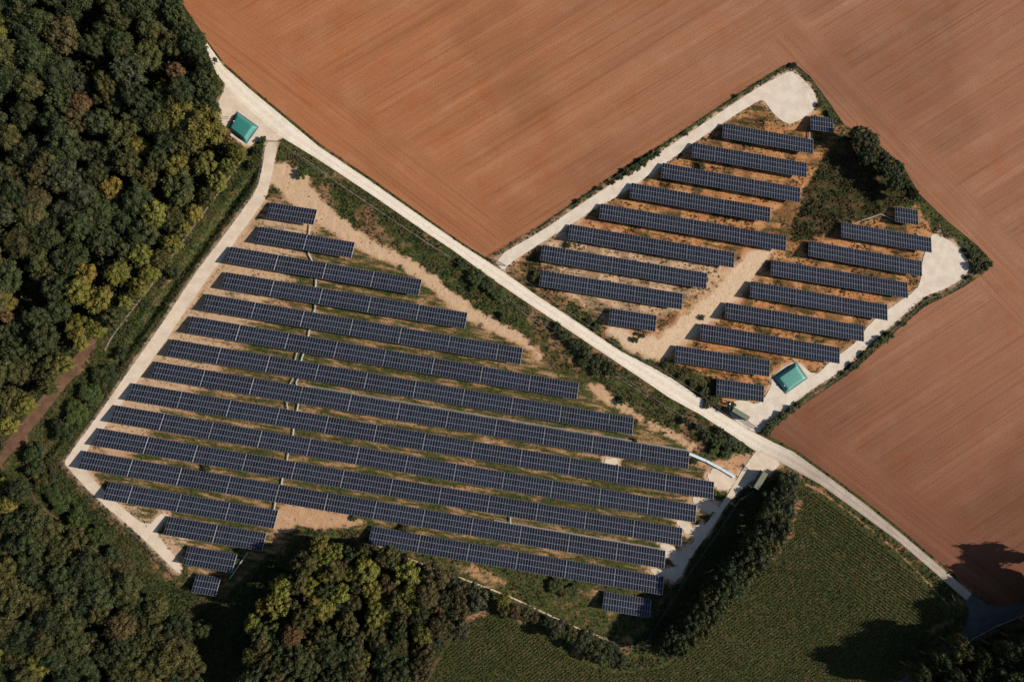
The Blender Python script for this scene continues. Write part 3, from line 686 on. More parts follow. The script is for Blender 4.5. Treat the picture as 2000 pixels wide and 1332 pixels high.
# short feed pipes beside the teal tank
b = MB(); o = P(424, 230); 
for dy in (0, 3.4):
    a = P(426, 229 + dy, .5) - o; c2 = P(446, 228.5 + dy, .5) - o; b.bar((a.x, a.y, .5), (c2.x, c2.y, .5), .06); b.bar((c2.x, c2.y, 0), (c2.x, c2.y, .5), .06); b.bar((a.x, a.y, 0), (a.x, a.y, .5), .06)
tag(b.build('pipe_rail', M_STEEL, None, (o.x, o.y, 0)), 'pair of thin dark rails beside the teal tank', 'rail')

# ------------------------------------------------------------------ transformer cabins
def cabin(c4, h, label):
    q = [P(x, y, h) for x, y in c4]; c = sum(q, Vector()) / 4
    d = q[1] - q[0]; L = d.length; W = (q[3] - q[0]).length; rz = math.atan2(d.y, d.x)
    root = empty('transformer_cabin', (c.x, c.y, 0), rz); tag(root, label, 'cabin', 'green transformer cabins')
    w = MB(); w.box((0, 0, (h - .15) / 2), (L - .12, W - .12, h - .15))
    for i in range(6):                                # pressed ribs on the long walls
        for sg in (-1, 1): w.box((-L / 2 + L * (i + .5) / 6, sg * (W / 2 - .045), (h - .3) / 2 + .05), (L / 6 - .25, .05, h - .5))
    w.build('wall', M_CABWALL, root)
    r = MB(); r.box((0, 0, h - .07), (L, W, .14)); 
    for x in (-L * .25, 0.02, L * .25): r.box((x, 0, h + .012), (.06, W - .1, .03))
    r.box((0, W / 2 - .03, h + .012), (L - .1, .05, .03)); r.box((0, -W / 2 + .03, h + .012), (L - .1, .05, .03))
    r.build('roof', M_CABROOF, root)
    dr = MB(); dr.box((L * .25, -W / 2 + .02, 1.15), (1.5, .06, 2.1)); dr.box((L * .25, -W / 2 - .012, 1.15), (.04, .02, 2.1))
    dd = dr.build('door', M_GREENP, root); hb = MB(); hb.box((L * .25 + .15, -W / 2 - .04, 1.1), (.05, .05, .25)); hb.build('handle', M_GALV, dd)
    v = MB()
    for k in range(6): v.box((-L * .25, -W / 2 + .01, .9 + .12 * k), (1.1, .07, .05))
    v.build('vent_grille', M_STEEL, root)
    f = MB(); f.box((0, 0, .09), (L + .25, W + .25, .18)); f.build('plinth', M_STONE, root)
    return root
cabin([(1434.3,794.8),(1465.7,813.5),(1460.5,822.3),(1429.0,802.5)], 3.0, 'green box cabin beside the track, below the lowest single table')
cabin([(1471.5,950.5),(1490.5,919.5),(1502.3,927.5),(1481.0,956.5)], 3.0, 'larger green cabin half under trees by the crossroads gate')
b = MB(); b.box((0, 0, .55), (.55, .45, 1.1)); b.box((0, 0, 1.12), (.65, .55, .06)); q = P(1424.3, 788.5)
tag(b.build('utility_box', M_WHITEP, None, (q.x, q.y, 0), .5), 'small white utility box by the cabin and bushes', 'utility box')
b = MB(); b.box((0, 0, .35), (.5, .5, .7)); b.box((.05, .9, .25), (.4, .4, .5)); q = P(1471.5, 951.5)
tag(b.build('meter_box', M_WHITEP, None, (q.x - .9, q.y + .1, 0), .9), 'pale meter boxes at the end of the larger cabin', 'utility box')
b = MB(); b.box((0, 0, .5), (.35, 2.9, .08)); b.box((0, 1.2, .25), (.3, .15, .5)); b.box((0, -1.2, .25), (.3, .15, .5)); q = P(1861, 1166)
tag(b.build('wooden_barrier', M_WOOD, None, (q.x, q.y, 0), .45), 'small pale wooden barrier in the roadside grass, bottom right', 'barrier')

# ------------------------------------------------------------------ gates and fences
def gate(a, c, label, h=1.9):
    A = P(*a); B = P(*c); d = B - A; L = d.length; rz = math.atan2(d.y, d.x); root = empty('gate', (A.x, A.y, 0), rz); tag(root, label, 'gate', 'farm gates')
    for x in (0, L): MB().box((x, 0, h / 2 + .05), (.14, .14, h + .1)).build('post', M_GREENP, root)
    for x0, x1 in ((.12, L / 2 - .03), (L / 2 + .03, L - .12)):
        g_ = MB()
        for z in (.15, h * .5, h - .1): g_.box(((x0 + x1) / 2, 0, z), (x1 - x0, .06, .06))
        k = max(3, int((x1 - x0) / .22))
        for i in range(k + 1): g_.box((x0 + .03 + (x1 - x0 - .06) * i / k, 0, h / 2 + .02), (.03, .03, h - .2))
        g_.build('gate_leaf', M_GREENP, root)
gate((520, 277), (545, 277.5), 'gate across the perimeter path below the teal tank')
gate((963, 505.5), (987, 519), 'gate where the white turning path meets the track')
gate((1459.5, 822.5), (1479.5, 836.5), 'gate beside the smaller green cabin')
gate((1454.5, 910.5), (1465, 920), 'gate between the pale blue tray and the larger cabin')
def fence(pts, label, h=1.9):
    q = [P(*p) for p in pts]; o0 = q[0]; root = empty('wire_fence', (o0.x, o0.y, 0)); tag(root, label, 'fence', 'wire fences'); w = MB(); pm = MB().box((0, 0, h / 2 - .1), (.07, .07, h + .1)).mesh('post', [M_GREENP])
    tot = sum((b - a).length for a, b in zip(q[:-1], q[1:])); sp = max(3.0, tot / 95)
    for a, b in zip(q[:-1], q[1:]):
        d = b - a; L = d.length; rz = math.atan2(d.y, d.x); k = max(1, round(L / sp))
        for i in range(k): p = a.lerp(b, i / k) - o0; link_mesh('post', pm, root, (p.x, p.y, 0), rz)
        m = (a + b) / 2 - o0
        for z in (.1, .55, 1.0, 1.45, h - .05): w.box((m.x, m.y, z), (L, .018, .018), rz)
    w.build('wire', M_STEEL, root)
fence([(519,277),(512,320),(500,370),(450,441),(378,536),(308,641),(246,728),(190,810),(122,901),(126,911),(181,972),(270,1048),(350,1128)], 'wire fence on the outer side of the west perimeter path')
fence([(546,277.5),(600,320),(700,386),(800,452),(900,520),(1000,590),(1100,658),(1200,726),(1300,793),(1400,852),(1462,893),(1454,909)], 'wire fence along the scrub side of the white track')
fence([(988,520),(1050,566),(1120,616),(1200,670),(1290,722),(1370,772),(1412,806),(1429,817)], 'wire fence of the small farm along the track')
fence([(962,503),(1060,444),(1160,374),(1298,286),(1400,217),(1470,171),(1544,132),(1566,146),(1590,172),(1606,200)], 'wire fence along the north edge of the turning path')
fence([(1840,455),(1872,472),(1896,502),(1903,524),(1884,552),(1842,575),(1808,585),(1760,630),(1690,688),(1638,737),(1588,768),(1518,821),(1494,845)], 'wire fence along the outside of the eastern path')
fence([(1470,958),(1443,975),(1400,1040),(1352,1108),(1300,1190),(1255,1262),(1205,1256),(1115,1222),(1046,1190),(965,1156),(870,1120),(800,1094)], 'wire fence below the lower right rows and footpath')

# ------------------------------------------------------------------ foliage prototypes
def quads_on(C, Rr_, per, size, seed, zsq=.8, top=True, colvar=.35, droop=-0.35):
    """leaf clumps scattered through the outer shell of lobes"""
    r = np.random.default_rng(seed); Vs = []; Cs = []
    for c, ra in zip(C, Rr_):
        n = int(per * (ra ** 2)); u = r.normal(size=(n, 3)); u /= np.linalg.norm(u, axis=1)[:, None]
        u = u[u[:, 2] > droop]; n = len(u)
        rad = ra * (1.18 - .42 * r.random(n) ** 1.2) * (1 + .10 * np.sin(u[:, 0] * 9 + c[0] * 7) * np.cos(u[:, 1] * 8 + c[1] * 5))
        p = c + u * rad[:, None] * np.array([1, 1, zsq])
        nn = u + r.normal(size=(n, 3)) * .55; nn[:, 2] += .25; nn /= np.linalg.norm(nn, axis=1)[:, None]
        t = np.cross(nn, r.normal(size=(n, 3))); t /= np.linalg.norm(t, axis=1)[:, None]; b = np.cross(nn, t)
        s = size * (.6 + .8 * r.random(n))[:, None]; w = (.55 + .5 * r.random(n))[:, None]
        q = np.stack([p - t * s - b * s * w * .6, p + t * s * .2 - b * s * w, p + t * s + b * s * w * .5, p - t * s * .3 + b * s * w], 1)
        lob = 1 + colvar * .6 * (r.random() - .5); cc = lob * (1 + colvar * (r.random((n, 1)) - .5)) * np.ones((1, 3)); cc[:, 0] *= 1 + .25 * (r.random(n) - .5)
        Vs.append(q.reshape(-1, 3)); Cs.append(np.repeat(cc, 4, 0))
    V = np.concatenate(Vs); C_ = np.concatenate(Cs); return V, C_
def ico(sub=2):
    bm = bmesh.new(); bmesh.ops.create_icosphere(bm, subdivisions=sub, radius=1); V = np.array([v.co[:] for v in bm.verts]); F_ = np.array([[v.index for v in f.verts] for f in bm.faces]); bm.free(); return V, F_
ICV, ICF = ico(2)
def crown_mesh(name, seed, nl, spread, lobe, per, size, zsq=.8, gaps=0.0):
    r = np.random.default_rng(seed); C = []; Ra = []
    C.append(np.array([0, 0, -.12])); Ra.append(.60)
    k = 0
    while len(C) < nl and k < 500:
        k += 1; a = r.random() * 2 * math.pi; d = spread * math.sqrt(r.random()); ra = lobe * (.65 + .75 * r.random())
        z = .55 * math.sqrt(max(0, 1 - (d / (spread + .25)) ** 2)) - .25 + r.normal() * .07
        c = np.array([math.cos(a) * d, math.sin(a) * d, z])
        if all(np.linalg.norm(c - c0) > .42 * (ra + r0) for c0, r0 in zip(C[1:], Ra[1:])): C.append(c); Ra.append(ra)
    ang = r.random() * 3.14; el = .85 + .3 * r.random()
    V, Cc = quads_on(C, Ra, per, size, seed + 1, zsq)
    n4 = len(V) // 4; Fq = np.arange(n4 * 4).reshape(-1, 4)
    # dense inner foliage (tri faces as degenerate-free quads are not needed: separate mesh pieces joined below)
    VV = [V]; CC = [Cc]; T = []; off = len(V)
    for c, ra in zip(C, Ra):
        nz = 1 + .10 * np.sin(ICV[:, 0] * 7 + c[1] * 9) + .08 * np.cos(ICV[:, 1] * 9 + c[0] * 5)
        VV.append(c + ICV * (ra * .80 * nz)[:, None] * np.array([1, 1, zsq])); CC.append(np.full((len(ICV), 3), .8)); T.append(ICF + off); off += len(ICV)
    V = np.concatenate(VV); Cc = np.concatenate(CC); T = np.concatenate(T)
    me = bpy.data.meshes.new(name); nq, nt = len(Fq), len(T)
    me.vertices.add(len(V)); me.vertices.foreach_set('co', V.astype(np.float32).ravel())
    li = np.concatenate([Fq.ravel(), T.ravel()]).astype(np.int32); me.loops.add(len(li)); me.loops.foreach_set('vertex_index', li)
    me.polygons.add(nq + nt); me.polygons.foreach_set('loop_start', np.concatenate([np.arange(nq) * 4, nq * 4 + np.arange(nt) * 3]).astype(np.int32))
    me.polygons.foreach_set('loop_total', np.concatenate([np.full(nq, 4), np.full(nt, 3)]).astype(np.int32))
    me.polygons.foreach_set('use_smooth', np.zeros(nq + nt, bool))
    a = me.attributes.new('tint', 'FLOAT_COLOR', 'POINT'); c4 = np.ones((len(V), 4), np.float32); c4[:, :3] = Cc; a.data.foreach_set('color', c4.ravel())
    me.materials.append(M_LEAF); me.update(calc_edges=True); return me
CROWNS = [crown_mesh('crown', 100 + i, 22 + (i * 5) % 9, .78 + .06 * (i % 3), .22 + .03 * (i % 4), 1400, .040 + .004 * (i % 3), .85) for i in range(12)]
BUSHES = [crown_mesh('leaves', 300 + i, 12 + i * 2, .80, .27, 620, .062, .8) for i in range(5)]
def trunk_mesh(seed):
    r = random.Random(seed); b = MB(); b.bar((0, 0, -.1), (.02, .01, .55), .05, 8, 0, .034)
    for k in range(4):
        a = k * 1.6 + r.random(); b.bar((.02, .01, .45 + .03 * k), (math.cos(a) * .28, math.sin(a) * .28, .78), .022, 6, 0, .008)
    return b.mesh('trunk', [M_BARK])
TRUNKS = [trunk_mesh(i) for i in range(3)]
TONES = {'dark green': (.030, .043, .016), 'deep green': (.037, .050, .017), 'olive green': (.058, .061, .019), 'grey green': (.044, .053, .026),
         'yellow green': (.135, .135, .028), 'golden yellow': (.160, .125, .026), 'rusty brown': (.095, .062, .029), 'brownish olive': (.066, .056, .022), 'fresh green': (.046, .070, .019)}
def tree(px, py, rpx, h, tone, label, group, i, name='broadleaf_tree', cat='tree'):
    rr = rpx * MPP; zs = max(rr * .8, h * (.62 if h > 16 else .52)); zc = h - .72 * zs; p = P(px, py, zc)
    root = empty(name, (p.x, p.y, 0), random.uniform(0, 6.28)); tag(root, label, cat, group)
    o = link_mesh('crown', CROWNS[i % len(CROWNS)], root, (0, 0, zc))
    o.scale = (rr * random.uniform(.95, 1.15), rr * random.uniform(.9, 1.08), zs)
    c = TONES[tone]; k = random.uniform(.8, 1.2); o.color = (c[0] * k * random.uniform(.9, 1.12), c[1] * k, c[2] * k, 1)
    t = link_mesh('trunk', TRUNKS[i % 3], root); t.scale = (h * .55, h * .55, zc * 1.15)
    return root
def bush(px, py, rpx, h, tone, label, group, i):
    rr = rpx * MPP * 1.3; zc = h * .42; p = P(px, py, zc)
    root = empty('bush', (p.x, p.y, 0), random.uniform(0, 6.28)); tag(root, label, 'bush', group)
    o = link_mesh('leaves', BUSHES[i % 5], root, (0, 0, zc)); o.scale = (rr, rr * random.uniform(.8, 1.1), h * .75)
    c = TONES[tone]; k = random.uniform(.8, 1.25); o.color = (c[0] * k, c[1] * k, c[2] * k, 1)
    return root
def inpoly(x, y, poly): return bool(sdf(np.array([[x]]), np.array([[y]]), poly)[0, 0] < 0)
ORD = ['first', 'second', 'third', 'fourth', 'fifth', 'sixth', 'seventh', 'eighth', 'ninth', 'tenth', 'eleventh', 'twelfth', 'thirteenth', 'fourteenth', 'fifteenth', 'sixteenth', 'seventeenth', 'eighteenth', 'nineteenth', 'twentieth',
       'twenty-first', 'twenty-second', 'twenty-third', 'twenty-fourth', 'twenty-fifth', 'twenty-sixth', 'twenty-seventh', 'twenty-eighth', 'twenty-ninth', 'thirtieth', 'thirty-first', 'thirty-second']
def wood(poly, fixed, rmin, rmax, seed, hfun, tonefun, holes, wname, group, pack=.70, box=(-28, -28, 2030, 1362)):
    r = random.Random(seed); pts = list(fixed); xs = [p[0] for p in poly]; ys = [p[1] for p in poly]
    x0, x1, y0, y1 = max(box[0], min(xs)), min(box[2], max(xs)), max(box[1], min(ys)), min(box[3], max(ys))
    for _ in range(9000):
        x, y = r.uniform(x0, x1), r.uniform(y0, y1); rr = rmin + (rmax - rmin) * r.random() ** 1.4
        if any(math.hypot(x - a, y - b) < pack * (rr + c) for a, b, c, *_ in pts): continue
        if any(math.hypot(x - a, y - b) < c for a, b, c in holes): continue
        if not inpoly(x, y, poly): continue
        pts.append((x, y, rr, tonefun(x, y, r)))
    vis = [p for p in pts if -p[2] < p[0] < 2000 + p[2] and -p[2] < p[1] < 1332 + p[2]]
    ymin = min(p[1] for p in vis); ymax = max(p[1] for p in vis); nb = max(1, int((ymax - ymin) / 45)); lab = {}; print(wname, len(pts), len(vis))
    for b_ in range(nb):
        row = sorted([p for p in vis if min(nb - 1, int((p[1] - ymin) / (ymax - ymin + 1e-6) * nb)) == b_])
        for j, p in enumerate(row):
            sz = 'small' if p[2] < rmin + (rmax - rmin) * .25 else ('large' if p[2] > rmin + (rmax - rmin) * .7 else 'mid-sized')
            lab[id(p)] = f"{sz} {p[3]} tree, {wname}, {ORD[j]} from left in the {ORD[b_]} band down"
    for i, p in enumerate(pts):
        tree(p[0], p[1], p[2], hfun(p[0], p[1], r) + (p[2] - rmin) * .1, p[3], lab.get(id(p), f"{p[3]} tree at the outer edge of the {wname}, beyond the photo"), group, i + seed)
def tone_nw(x, y, r):
    e = sdf(np.array([[x]]), np.array([[y]]), FOREST_NW)[0, 0]; u = r.random()
    if y > 230 and x > 80 and e > -50: return r.choice(['yellow green', 'yellow green', 'olive green', 'yellow green'])
    if y > 230 and x > 80 and e > -95: return r.choice(['yellow green', 'olive green', 'olive green', 'deep green'])
    return 'dark green' if u < .30 else 'deep green' if u < .60 else 'olive green' if u < .86 else 'grey green' if u < .95 else 'brownish olive'
NWF = [(155,207,19,'rusty brown'),(345,142,19,'rusty brown'),(321,168,11,'golden yellow'),(222,372,19,'golden yellow'),(62,172,30,'olive green'),(226,28,24,'olive green'),(240,48,16,'olive green'),(196,193,13,'olive green'),
       (270,290,20,'yellow green'),(440,262,13,'rusty brown'),(452,285,11,'golden yellow'),(8,55,22,'yellow green'),(15,590,16,'yellow green'),(18,617,14,'rusty brown'),(172,535,20,'golden yellow'),(40,345,24,'olive green'),(118,603,26,'deep green'),
       (402,124,24,'deep green'),(406,168,26,'deep green'),(381,88,23,'dark green'),(333,2,24,'dark green'),(345,34,24,'deep green'),(364,62,23,'dark green'),(325,-30,24,'deep green')]
wood(FOREST_NW, NWF + [(x, y, 15 + (i * 7) % 5, ('yellow green', 'yellow green', 'yellow green', 'olive green')[i % 4 if i != 1 else 0]) for i, (x, y) in enumerate([(466,300),(448,326),(428,356),(404,386),(382,418),(360,448),(338,478),(317,508),(296,535),(272,562),(248,592),(224,622),(190,640),(160,672),(128,712),(95,755),(55,792),(20,830)])], 24, 37, 11, lambda x, y, r: r.uniform(10.5, 15.5), tone_nw, [(172,40,34),(262,52,26),(180,140,34),(60,562,40),(40,520,34),(110,650,18),(150,655,16),(20,480,20),(265,105,14)], 'upper-left wood', 'trees of the upper-left wood')
def tone_sw(x, y, r):
    u = r.random(); return 'dark green' if u < .25 else 'deep green' if u < .42 else 'olive green' if u < .88 else 'brownish olive' if u < .95 else 'yellow green'
wood(FOREST_SW, [(18,985,17,'yellow green'),(8,945,16,'yellow green')], 23, 36, 23, lambda x, y, r: r.uniform(8, 12), tone_sw, [(40,1090,20),(180,1175,14)], 'lower-left wood', 'trees of the lower-left wood', pack=.63)
def tone_s(x, y, r):
    u = r.random()
    if x > 830 and u < .7: return r.choice(['deep green', 'grey green', 'dark green'])
    if y < 1200 and u < .6: return r.choice(['yellow green', 'olive green'])
    return 'olive green' if u < .35 else 'deep green' if u < .55 else 'dark green' if u < .72 else 'brownish olive' if u < .86 else 'yellow green' if u < .97 else 'rusty brown'
SF = [(655,1075,17,'yellow green'),(640,1085,14,'yellow green'),(675,1100,12,'brownish olive'),(600,1165,11,'rusty brown'),(618,1160,8,'golden yellow'),(635,1125,12,'yellow green'),(750,1128,9,'brownish olive'),(518,1180,15,'golden yellow'),(700,1145,16,'olive green'),
      (730,1205,15,'yellow green'),(495,1215,13,'yellow green'),(700,1240,17,'brownish olive'),(710,1285,16,'yellow green'),(505,1300,18,'grey green'),(690,1175,16,'brownish olive')]
wood(FOREST_S, SF, 17, 29, 37, lambda x, y, r: r.uniform(9, 12.5) + (5 if x < 600 else 0), tone_s, [(640,1130,1)], 'bottom-centre wood', 'trees of the bottom-centre wood', pack=.68)
SINGLE = [
 ('E', 'dark trees by the brown pit', 'dark tree beside the brown pit', 8.5, [(1681,266,19,'dark green'),(1700,280,17,'deep green'),(1697,305,17,'dark green'),(1720,308,16,'dark green'),(1727,332,17,'dark green'),(1748,335,17,'deep green'),(1750,358,15,'dark green'),(1768,362,14,'deep green'),(1779,380,11,'dark green'),(1708,297,9,'golden yellow')]),
 ('B', 'trees of the shelter belt', 'tree of the long belt right of the gate path', 15.0, [(1540,938,17,'deep green'),(1532,958,15,'dark green'),(1537,968,15,'grey green'),(1508,978,21,'dark green'),(1530,998,17,'deep green'),(1500,1010,20,'dark green'),(1519,1028,18,'deep green'),(1488,1040,20,'dark green'),(1500,1062,17,'olive green'),(1470,1068,19,'dark green'),(1478,1092,17,'deep green'),(1448,1095,19,'dark green'),(1452,1120,18,'olive green'),(1428,1120,18,'dark green'),(1432,1146,17,'deep green'),(1408,1145,18,'dark green'),(1412,1172,16,'olive green'),(1388,1170,18,'dark green'),(1392,1198,16,'deep green'),(1366,1194,17,'dark green'),(1370,1222,15,'olive green'),(1345,1218,17,'deep green'),(1350,1245,14,'olive green'),(1322,1240,17,'dark green'),(1326,1264,13,'deep green'),(1300,1262,14,'dark green')]),
 ('H', 'trees of the bottom hedgerow', 'round tree of the hedgerow below the footpath', 6.5, [(983,1186,13,'olive green'),(984,1170,12,'yellow green'),(1008,1195,13,'rusty brown'),(1027,1199,14,'olive green'),(1043,1205,11,'brownish olive'),(1066,1212,10,'dark green'),(1090,1224,17,'grey green'),(1112,1236,17,'olive green'),(1136,1250,18,'grey green'),(1160,1262,19,'olive green'),(1172,1282,14,'deep green'),(1190,1272,17,'deep green'),(1206,1286,17,'dark green'),(1080,1238,9,'deep green')]),
 ('Q', 'tall trees around the asphalt road', 'tall tree beside the shaded asphalt road', 19.0, [(1868,1262,22,'olive green'),(1828,1290,22,'dark green'),(1850,1320,20,'deep green'),(1890,1325,20,'dark green'),(1925,1312,24,'olive green'),(1968,1318,24,'dark green'),(1955,1270,20,'dark green'),(1995,1255,24,'dark green'),(1995,1290,18,'deep green'),(2030,1225,26,'dark green'),(2070,1190,28,'dark green'),(2085,1148,28,'dark green'),(2125,1170,28,'deep green'),(2060,1290,28,'deep green'),(2110,1240,28,'dark green'),(1800,1335,18,'dark green'),(2110,1110,24,'dark green'),(1790,1312,18,'deep green'),(1905,1285,18,'dark green'),(1930,1345,22,'deep green'),(1985,1345,22,'dark green'),(1948,1298,20,'deep green'),(1868,1345,20,'dark green'),(2040,1330,26,'dark green'),(2020,1262,24,'deep green'),(2085,1330,26,'dark green'),(2160,1210,28,'dark green'),(2150,1270,28,'dark green')]),
]
for key, grp, lab, h, pts in SINGLE:
    vis = sorted([p for p in pts if p[0] < 2010 and p[1] < 1345], key=lambda p: (p[1], p[0]))
    for i, p in enumerate(pts):
        t = f"{p[3]} {lab}, {ORD[vis.index(p)]} from the top" if p in vis else f"{p[3]} tree beyond the right edge, shading the field and road, number {ORD[i]}"
        if key == 'B': h = 4.5 if p[1] < 965 else 8.5 if p[1] < 1005 else 13.0
        tree(p[0], p[1], p[2] * ((1.15 + .3 * random.random()) if key == 'B' else 1.12 if key == 'E' else 1.1), h * (1.2 if key == 'Q' and p[0] > 1980 else 1) * random.uniform(.88, 1.1), p[3], t, grp, i * 5 + len(key))
BG = [
 ('bushes of the scrub strip', 'bush in the scrub strip along the white track', 2.2, [(590,338,11),(903,515,9),(930,540,13),(952,556,13),(972,574,11),(925,562,8),(985,620,9),(1088,640,9),(1105,655,12),(1125,672,13),(1146,688,14),(1168,704,14),(1190,720,13),(1140,708,11),(1163,726,10),(1214,783,8),(1380,850,11),(1400,860,12),(1422,866,13),(1443,874,11),(1405,842,9),(1365,835,8),(1340,822,7),(1420,884,10),(1395,878,9)]),
 ('hedge bushes north of the turning path', 'hedge bush on the field side of the turning path', 2.0, [(1283,300,7),(1271,307,7),(1257,317,8),(1243,327,8),(1227,337,8),(1211,346,7),(1196,355,6),(1172,368,5),(1130,393,5),(1340,262,4),(1440,188,4),(1552,128,6),(1600,205,5),(1622,222,6)]),
 ('bushes at the eastern corner', 'bush at the eastern corner beyond the turning place', 2.4, [(1893,490,7),(1899,503,7),(1904,519,8),(1911,530,7),(1924,521,7),(1935,516,6),(1893,541,6),(1915,508,5)]),
 ('bushes along the eastern path', 'bush between the eastern path and ploughed field', 2.2, [(1738,654,8),(1727,664,9),(1712,672,7),(1689,694,8),(1668,715,8),(1650,729,6),(1560,790,6),(1546,800,7),(1531,811,8),(1516,822,8),(1502,832,9),(1494,842,7),(1765,632,5)]),
 ('bushes inside the small farm', 'bush among or beside the small-farm rows', 1.5, [(1110,479,6),(1245,652,4),(1371,326,7),(1048,542,11),(1300,712,6),(1332,736,8),(1352,750,9),(1376,766,10),(1396,781,9),(1381,790,8),(1404,797,7),(1240,663,7),(1256,656,4),(1166,640,8),(1150,627,6),(1372,620,6),(1378,545,6),(1480,268,4),(1500,480,4),(1432,790,5)]),
 ('bushes of the big farm', 'bush beside the big-farm rows', 1.6, [(791,1031,10),(690,1012,6),(1085,1142,13),(1103,1156,10),(1120,1150,9),(404,916,8),(240,952,7),(1355,900,6),(1240,823,6),(835,1060,6),(1240,860,5)]),
 ('bushes of the west ditch', 'dark bush in the ditch left of the perimeter path', 2.4, [(68,885,19),(72,915,17),(92,948,19),(120,976,20),(152,1010,19),(186,1048,19),(222,1084,15),(398,1226,16),(410,1205,13),(503,296,9),(495,322,10),(338,532,15),(205,735,19),(180,768,20),(150,806,20),(120,842,19),(238,690,13),(512,275,6)]),
]
for grp, lab, h, pts in BG:
    o_ = sorted(pts, key=lambda p: (p[0] + p[1]))
    for i, p in enumerate(pts):
        k = o_.index(p); n_ = ORD[k] if k < 25 else ORD[len(pts) - 1 - k]; side = 'from the upper-left' if k < 25 else 'from the lower-right'
        tone = random.choice(['deep green', 'fresh green', 'dark green'] if 'ditch' in grp or 'scrub' in grp else ['deep green', 'olive green', 'fresh green'])
        bush(p[0], p[1], p[2], h * random.uniform(.8, 1.2) * (p[2] / 9) ** .5, tone, f"{lab}, {n_} of them {side}", grp, i)

# ------------------------------------------------------------------ low scrub and grass tufts (uncountable)
def tufts(X, Y, Z, rad, hgt, col, k, seed, size=.32):
    r = np.random.default_rng(seed); n = len(X); N = n * k
    a = r.random(N) * 2 * math.pi; d = np.sqrt(r.random(N)); idx = np.repeat(np.arange(n), k)
    p = np.stack([X[idx] + np.cos(a) * d * rad[idx], Y[idx] + np.sin(a) * d * rad[idx], Z[idx] + hgt[idx] * (1 - d * d) * (.4 + .6 * r.random(N)) + .03], 1)
    nn = np.stack([np.cos(a) * d, np.sin(a) * d, .7 * np.ones(N)], 1) + r.normal(size=(N, 3)) * .45; nn /= np.linalg.norm(nn, axis=1)[:, None]
    t = np.cross(nn, r.normal(size=(N, 3))); t /= np.linalg.norm(t, axis=1)[:, None]; b = np.cross(nn, t)
    s = (size * (.5 + .9 * r.random(N)) * np.clip(rad[idx] / .5, .5, 1.6))[:, None]
    V = np.stack([p - t * s - b * s * .5, p + t * s - b * s * .5, p + t * s * .6 + b * s * .6, p - t * s * .7 + b * s * .6], 1).reshape(-1, 3)
    c = np.repeat(col[idx] * (1 + .5 * (r.random((N, 1)) - .5)), 4, 0)
    return V, np.arange(N * 4).reshape(-1, 4), c
def scatter(name, label, dens, per_m2, radr, hr, palette, seed, k, clumpn=24, size=.32, off=None):
    r = np.random.default_rng(seed); m = dens[60:-60, 60:-60]
    w = (m * np.clip((vnoise(GX, GY, clumpn, seed) * .7 + vnoise(GX, GY, 7, seed + 1) * .5 - .35) * 2.5, .05, 1)[60:-60, 60:-60]).ravel(); n = int(w.sum() * (STEP * MPP) ** 2 * per_m2)
    pick_ = r.choice(len(w), n, p=w / w.sum()); gxx = GX[60:-60, 60:-60].ravel()[pick_] + r.uniform(-1.1, 1.1, n); gyy = GY[60:-60, 60:-60].ravel()[pick_] + r.uniform(-1.1, 1.1, n)
    X, Y = PA(gxx, gyy); Z = GZ[60:-60, 60:-60].ravel()[pick_]; pal = np.array(palette)
    pt = np.clip(vnoise(gxx, gyy, 30, seed + 3) * 1.2 - .1 + r.normal(size=n) * .22, 0, .999); col = pal[(pt * len(pal)).astype(int)]
    rad = r.uniform(*radr, n); hg = r.uniform(*hr, n) * rad / radr[1]
    V, Fq, c = tufts(X, Y, Z, rad, hg, col, k, seed + 5, size)
    tag(link_mesh(name, mesh_np(name, V, Fq, [M_SCRUB], cols={'tint': c})), label, kind='stuff'); return n
SCR = DN * (DN > .22)
n1_ = scatter('scrub', 'low green and brown scrub in the ditches and verges', SCR, 3.2, (.18, .6), (.2, .75),
        [(.016,.034,.011),(.022,.044,.013),(.032,.050,.015),(.058,.066,.021),(.095,.080,.035),(.10,.06,.04)], 51, 7, size=.20)
n2_ = scatter('grass', 'sparse grass tufts between the solar rows', DN * (DN <= .22), 1.6, (.15, .5), (.15, .5), [(.035,.05,.012),(.09,.085,.025),(.16,.11,.05),(.13,.075,.035)], 77, 5, size=.20)

wr = inside(FARM_R, 3) * (1 - band(CPATH, 6)) * np.clip((vnoise(GX, GY, 17, 88) - .42) * 5, .04, 1) * NOPLANT
scatter('dry_weeds', 'dry brown weeds between the rows of the small farm', wr, 1.7, (.2, .6), (.25, .8), [(.035,.036,.014),(.07,.05,.02),(.10,.062,.028),(.14,.09,.04),(.05,.055,.018)], 197, 6, size=.20)
PITM = inside(PIT, 4) * NOPLANT
scatter('brown_scrub', 'brown and olive scrub filling the pit in the small farm', PITM, 2.5, (.25, .7), (.4, 1.2), [(.035,.040,.015),(.065,.055,.022),(.085,.052,.026),(.12,.07,.034),(.07,.07,.025)], 95, 7, size=.22)
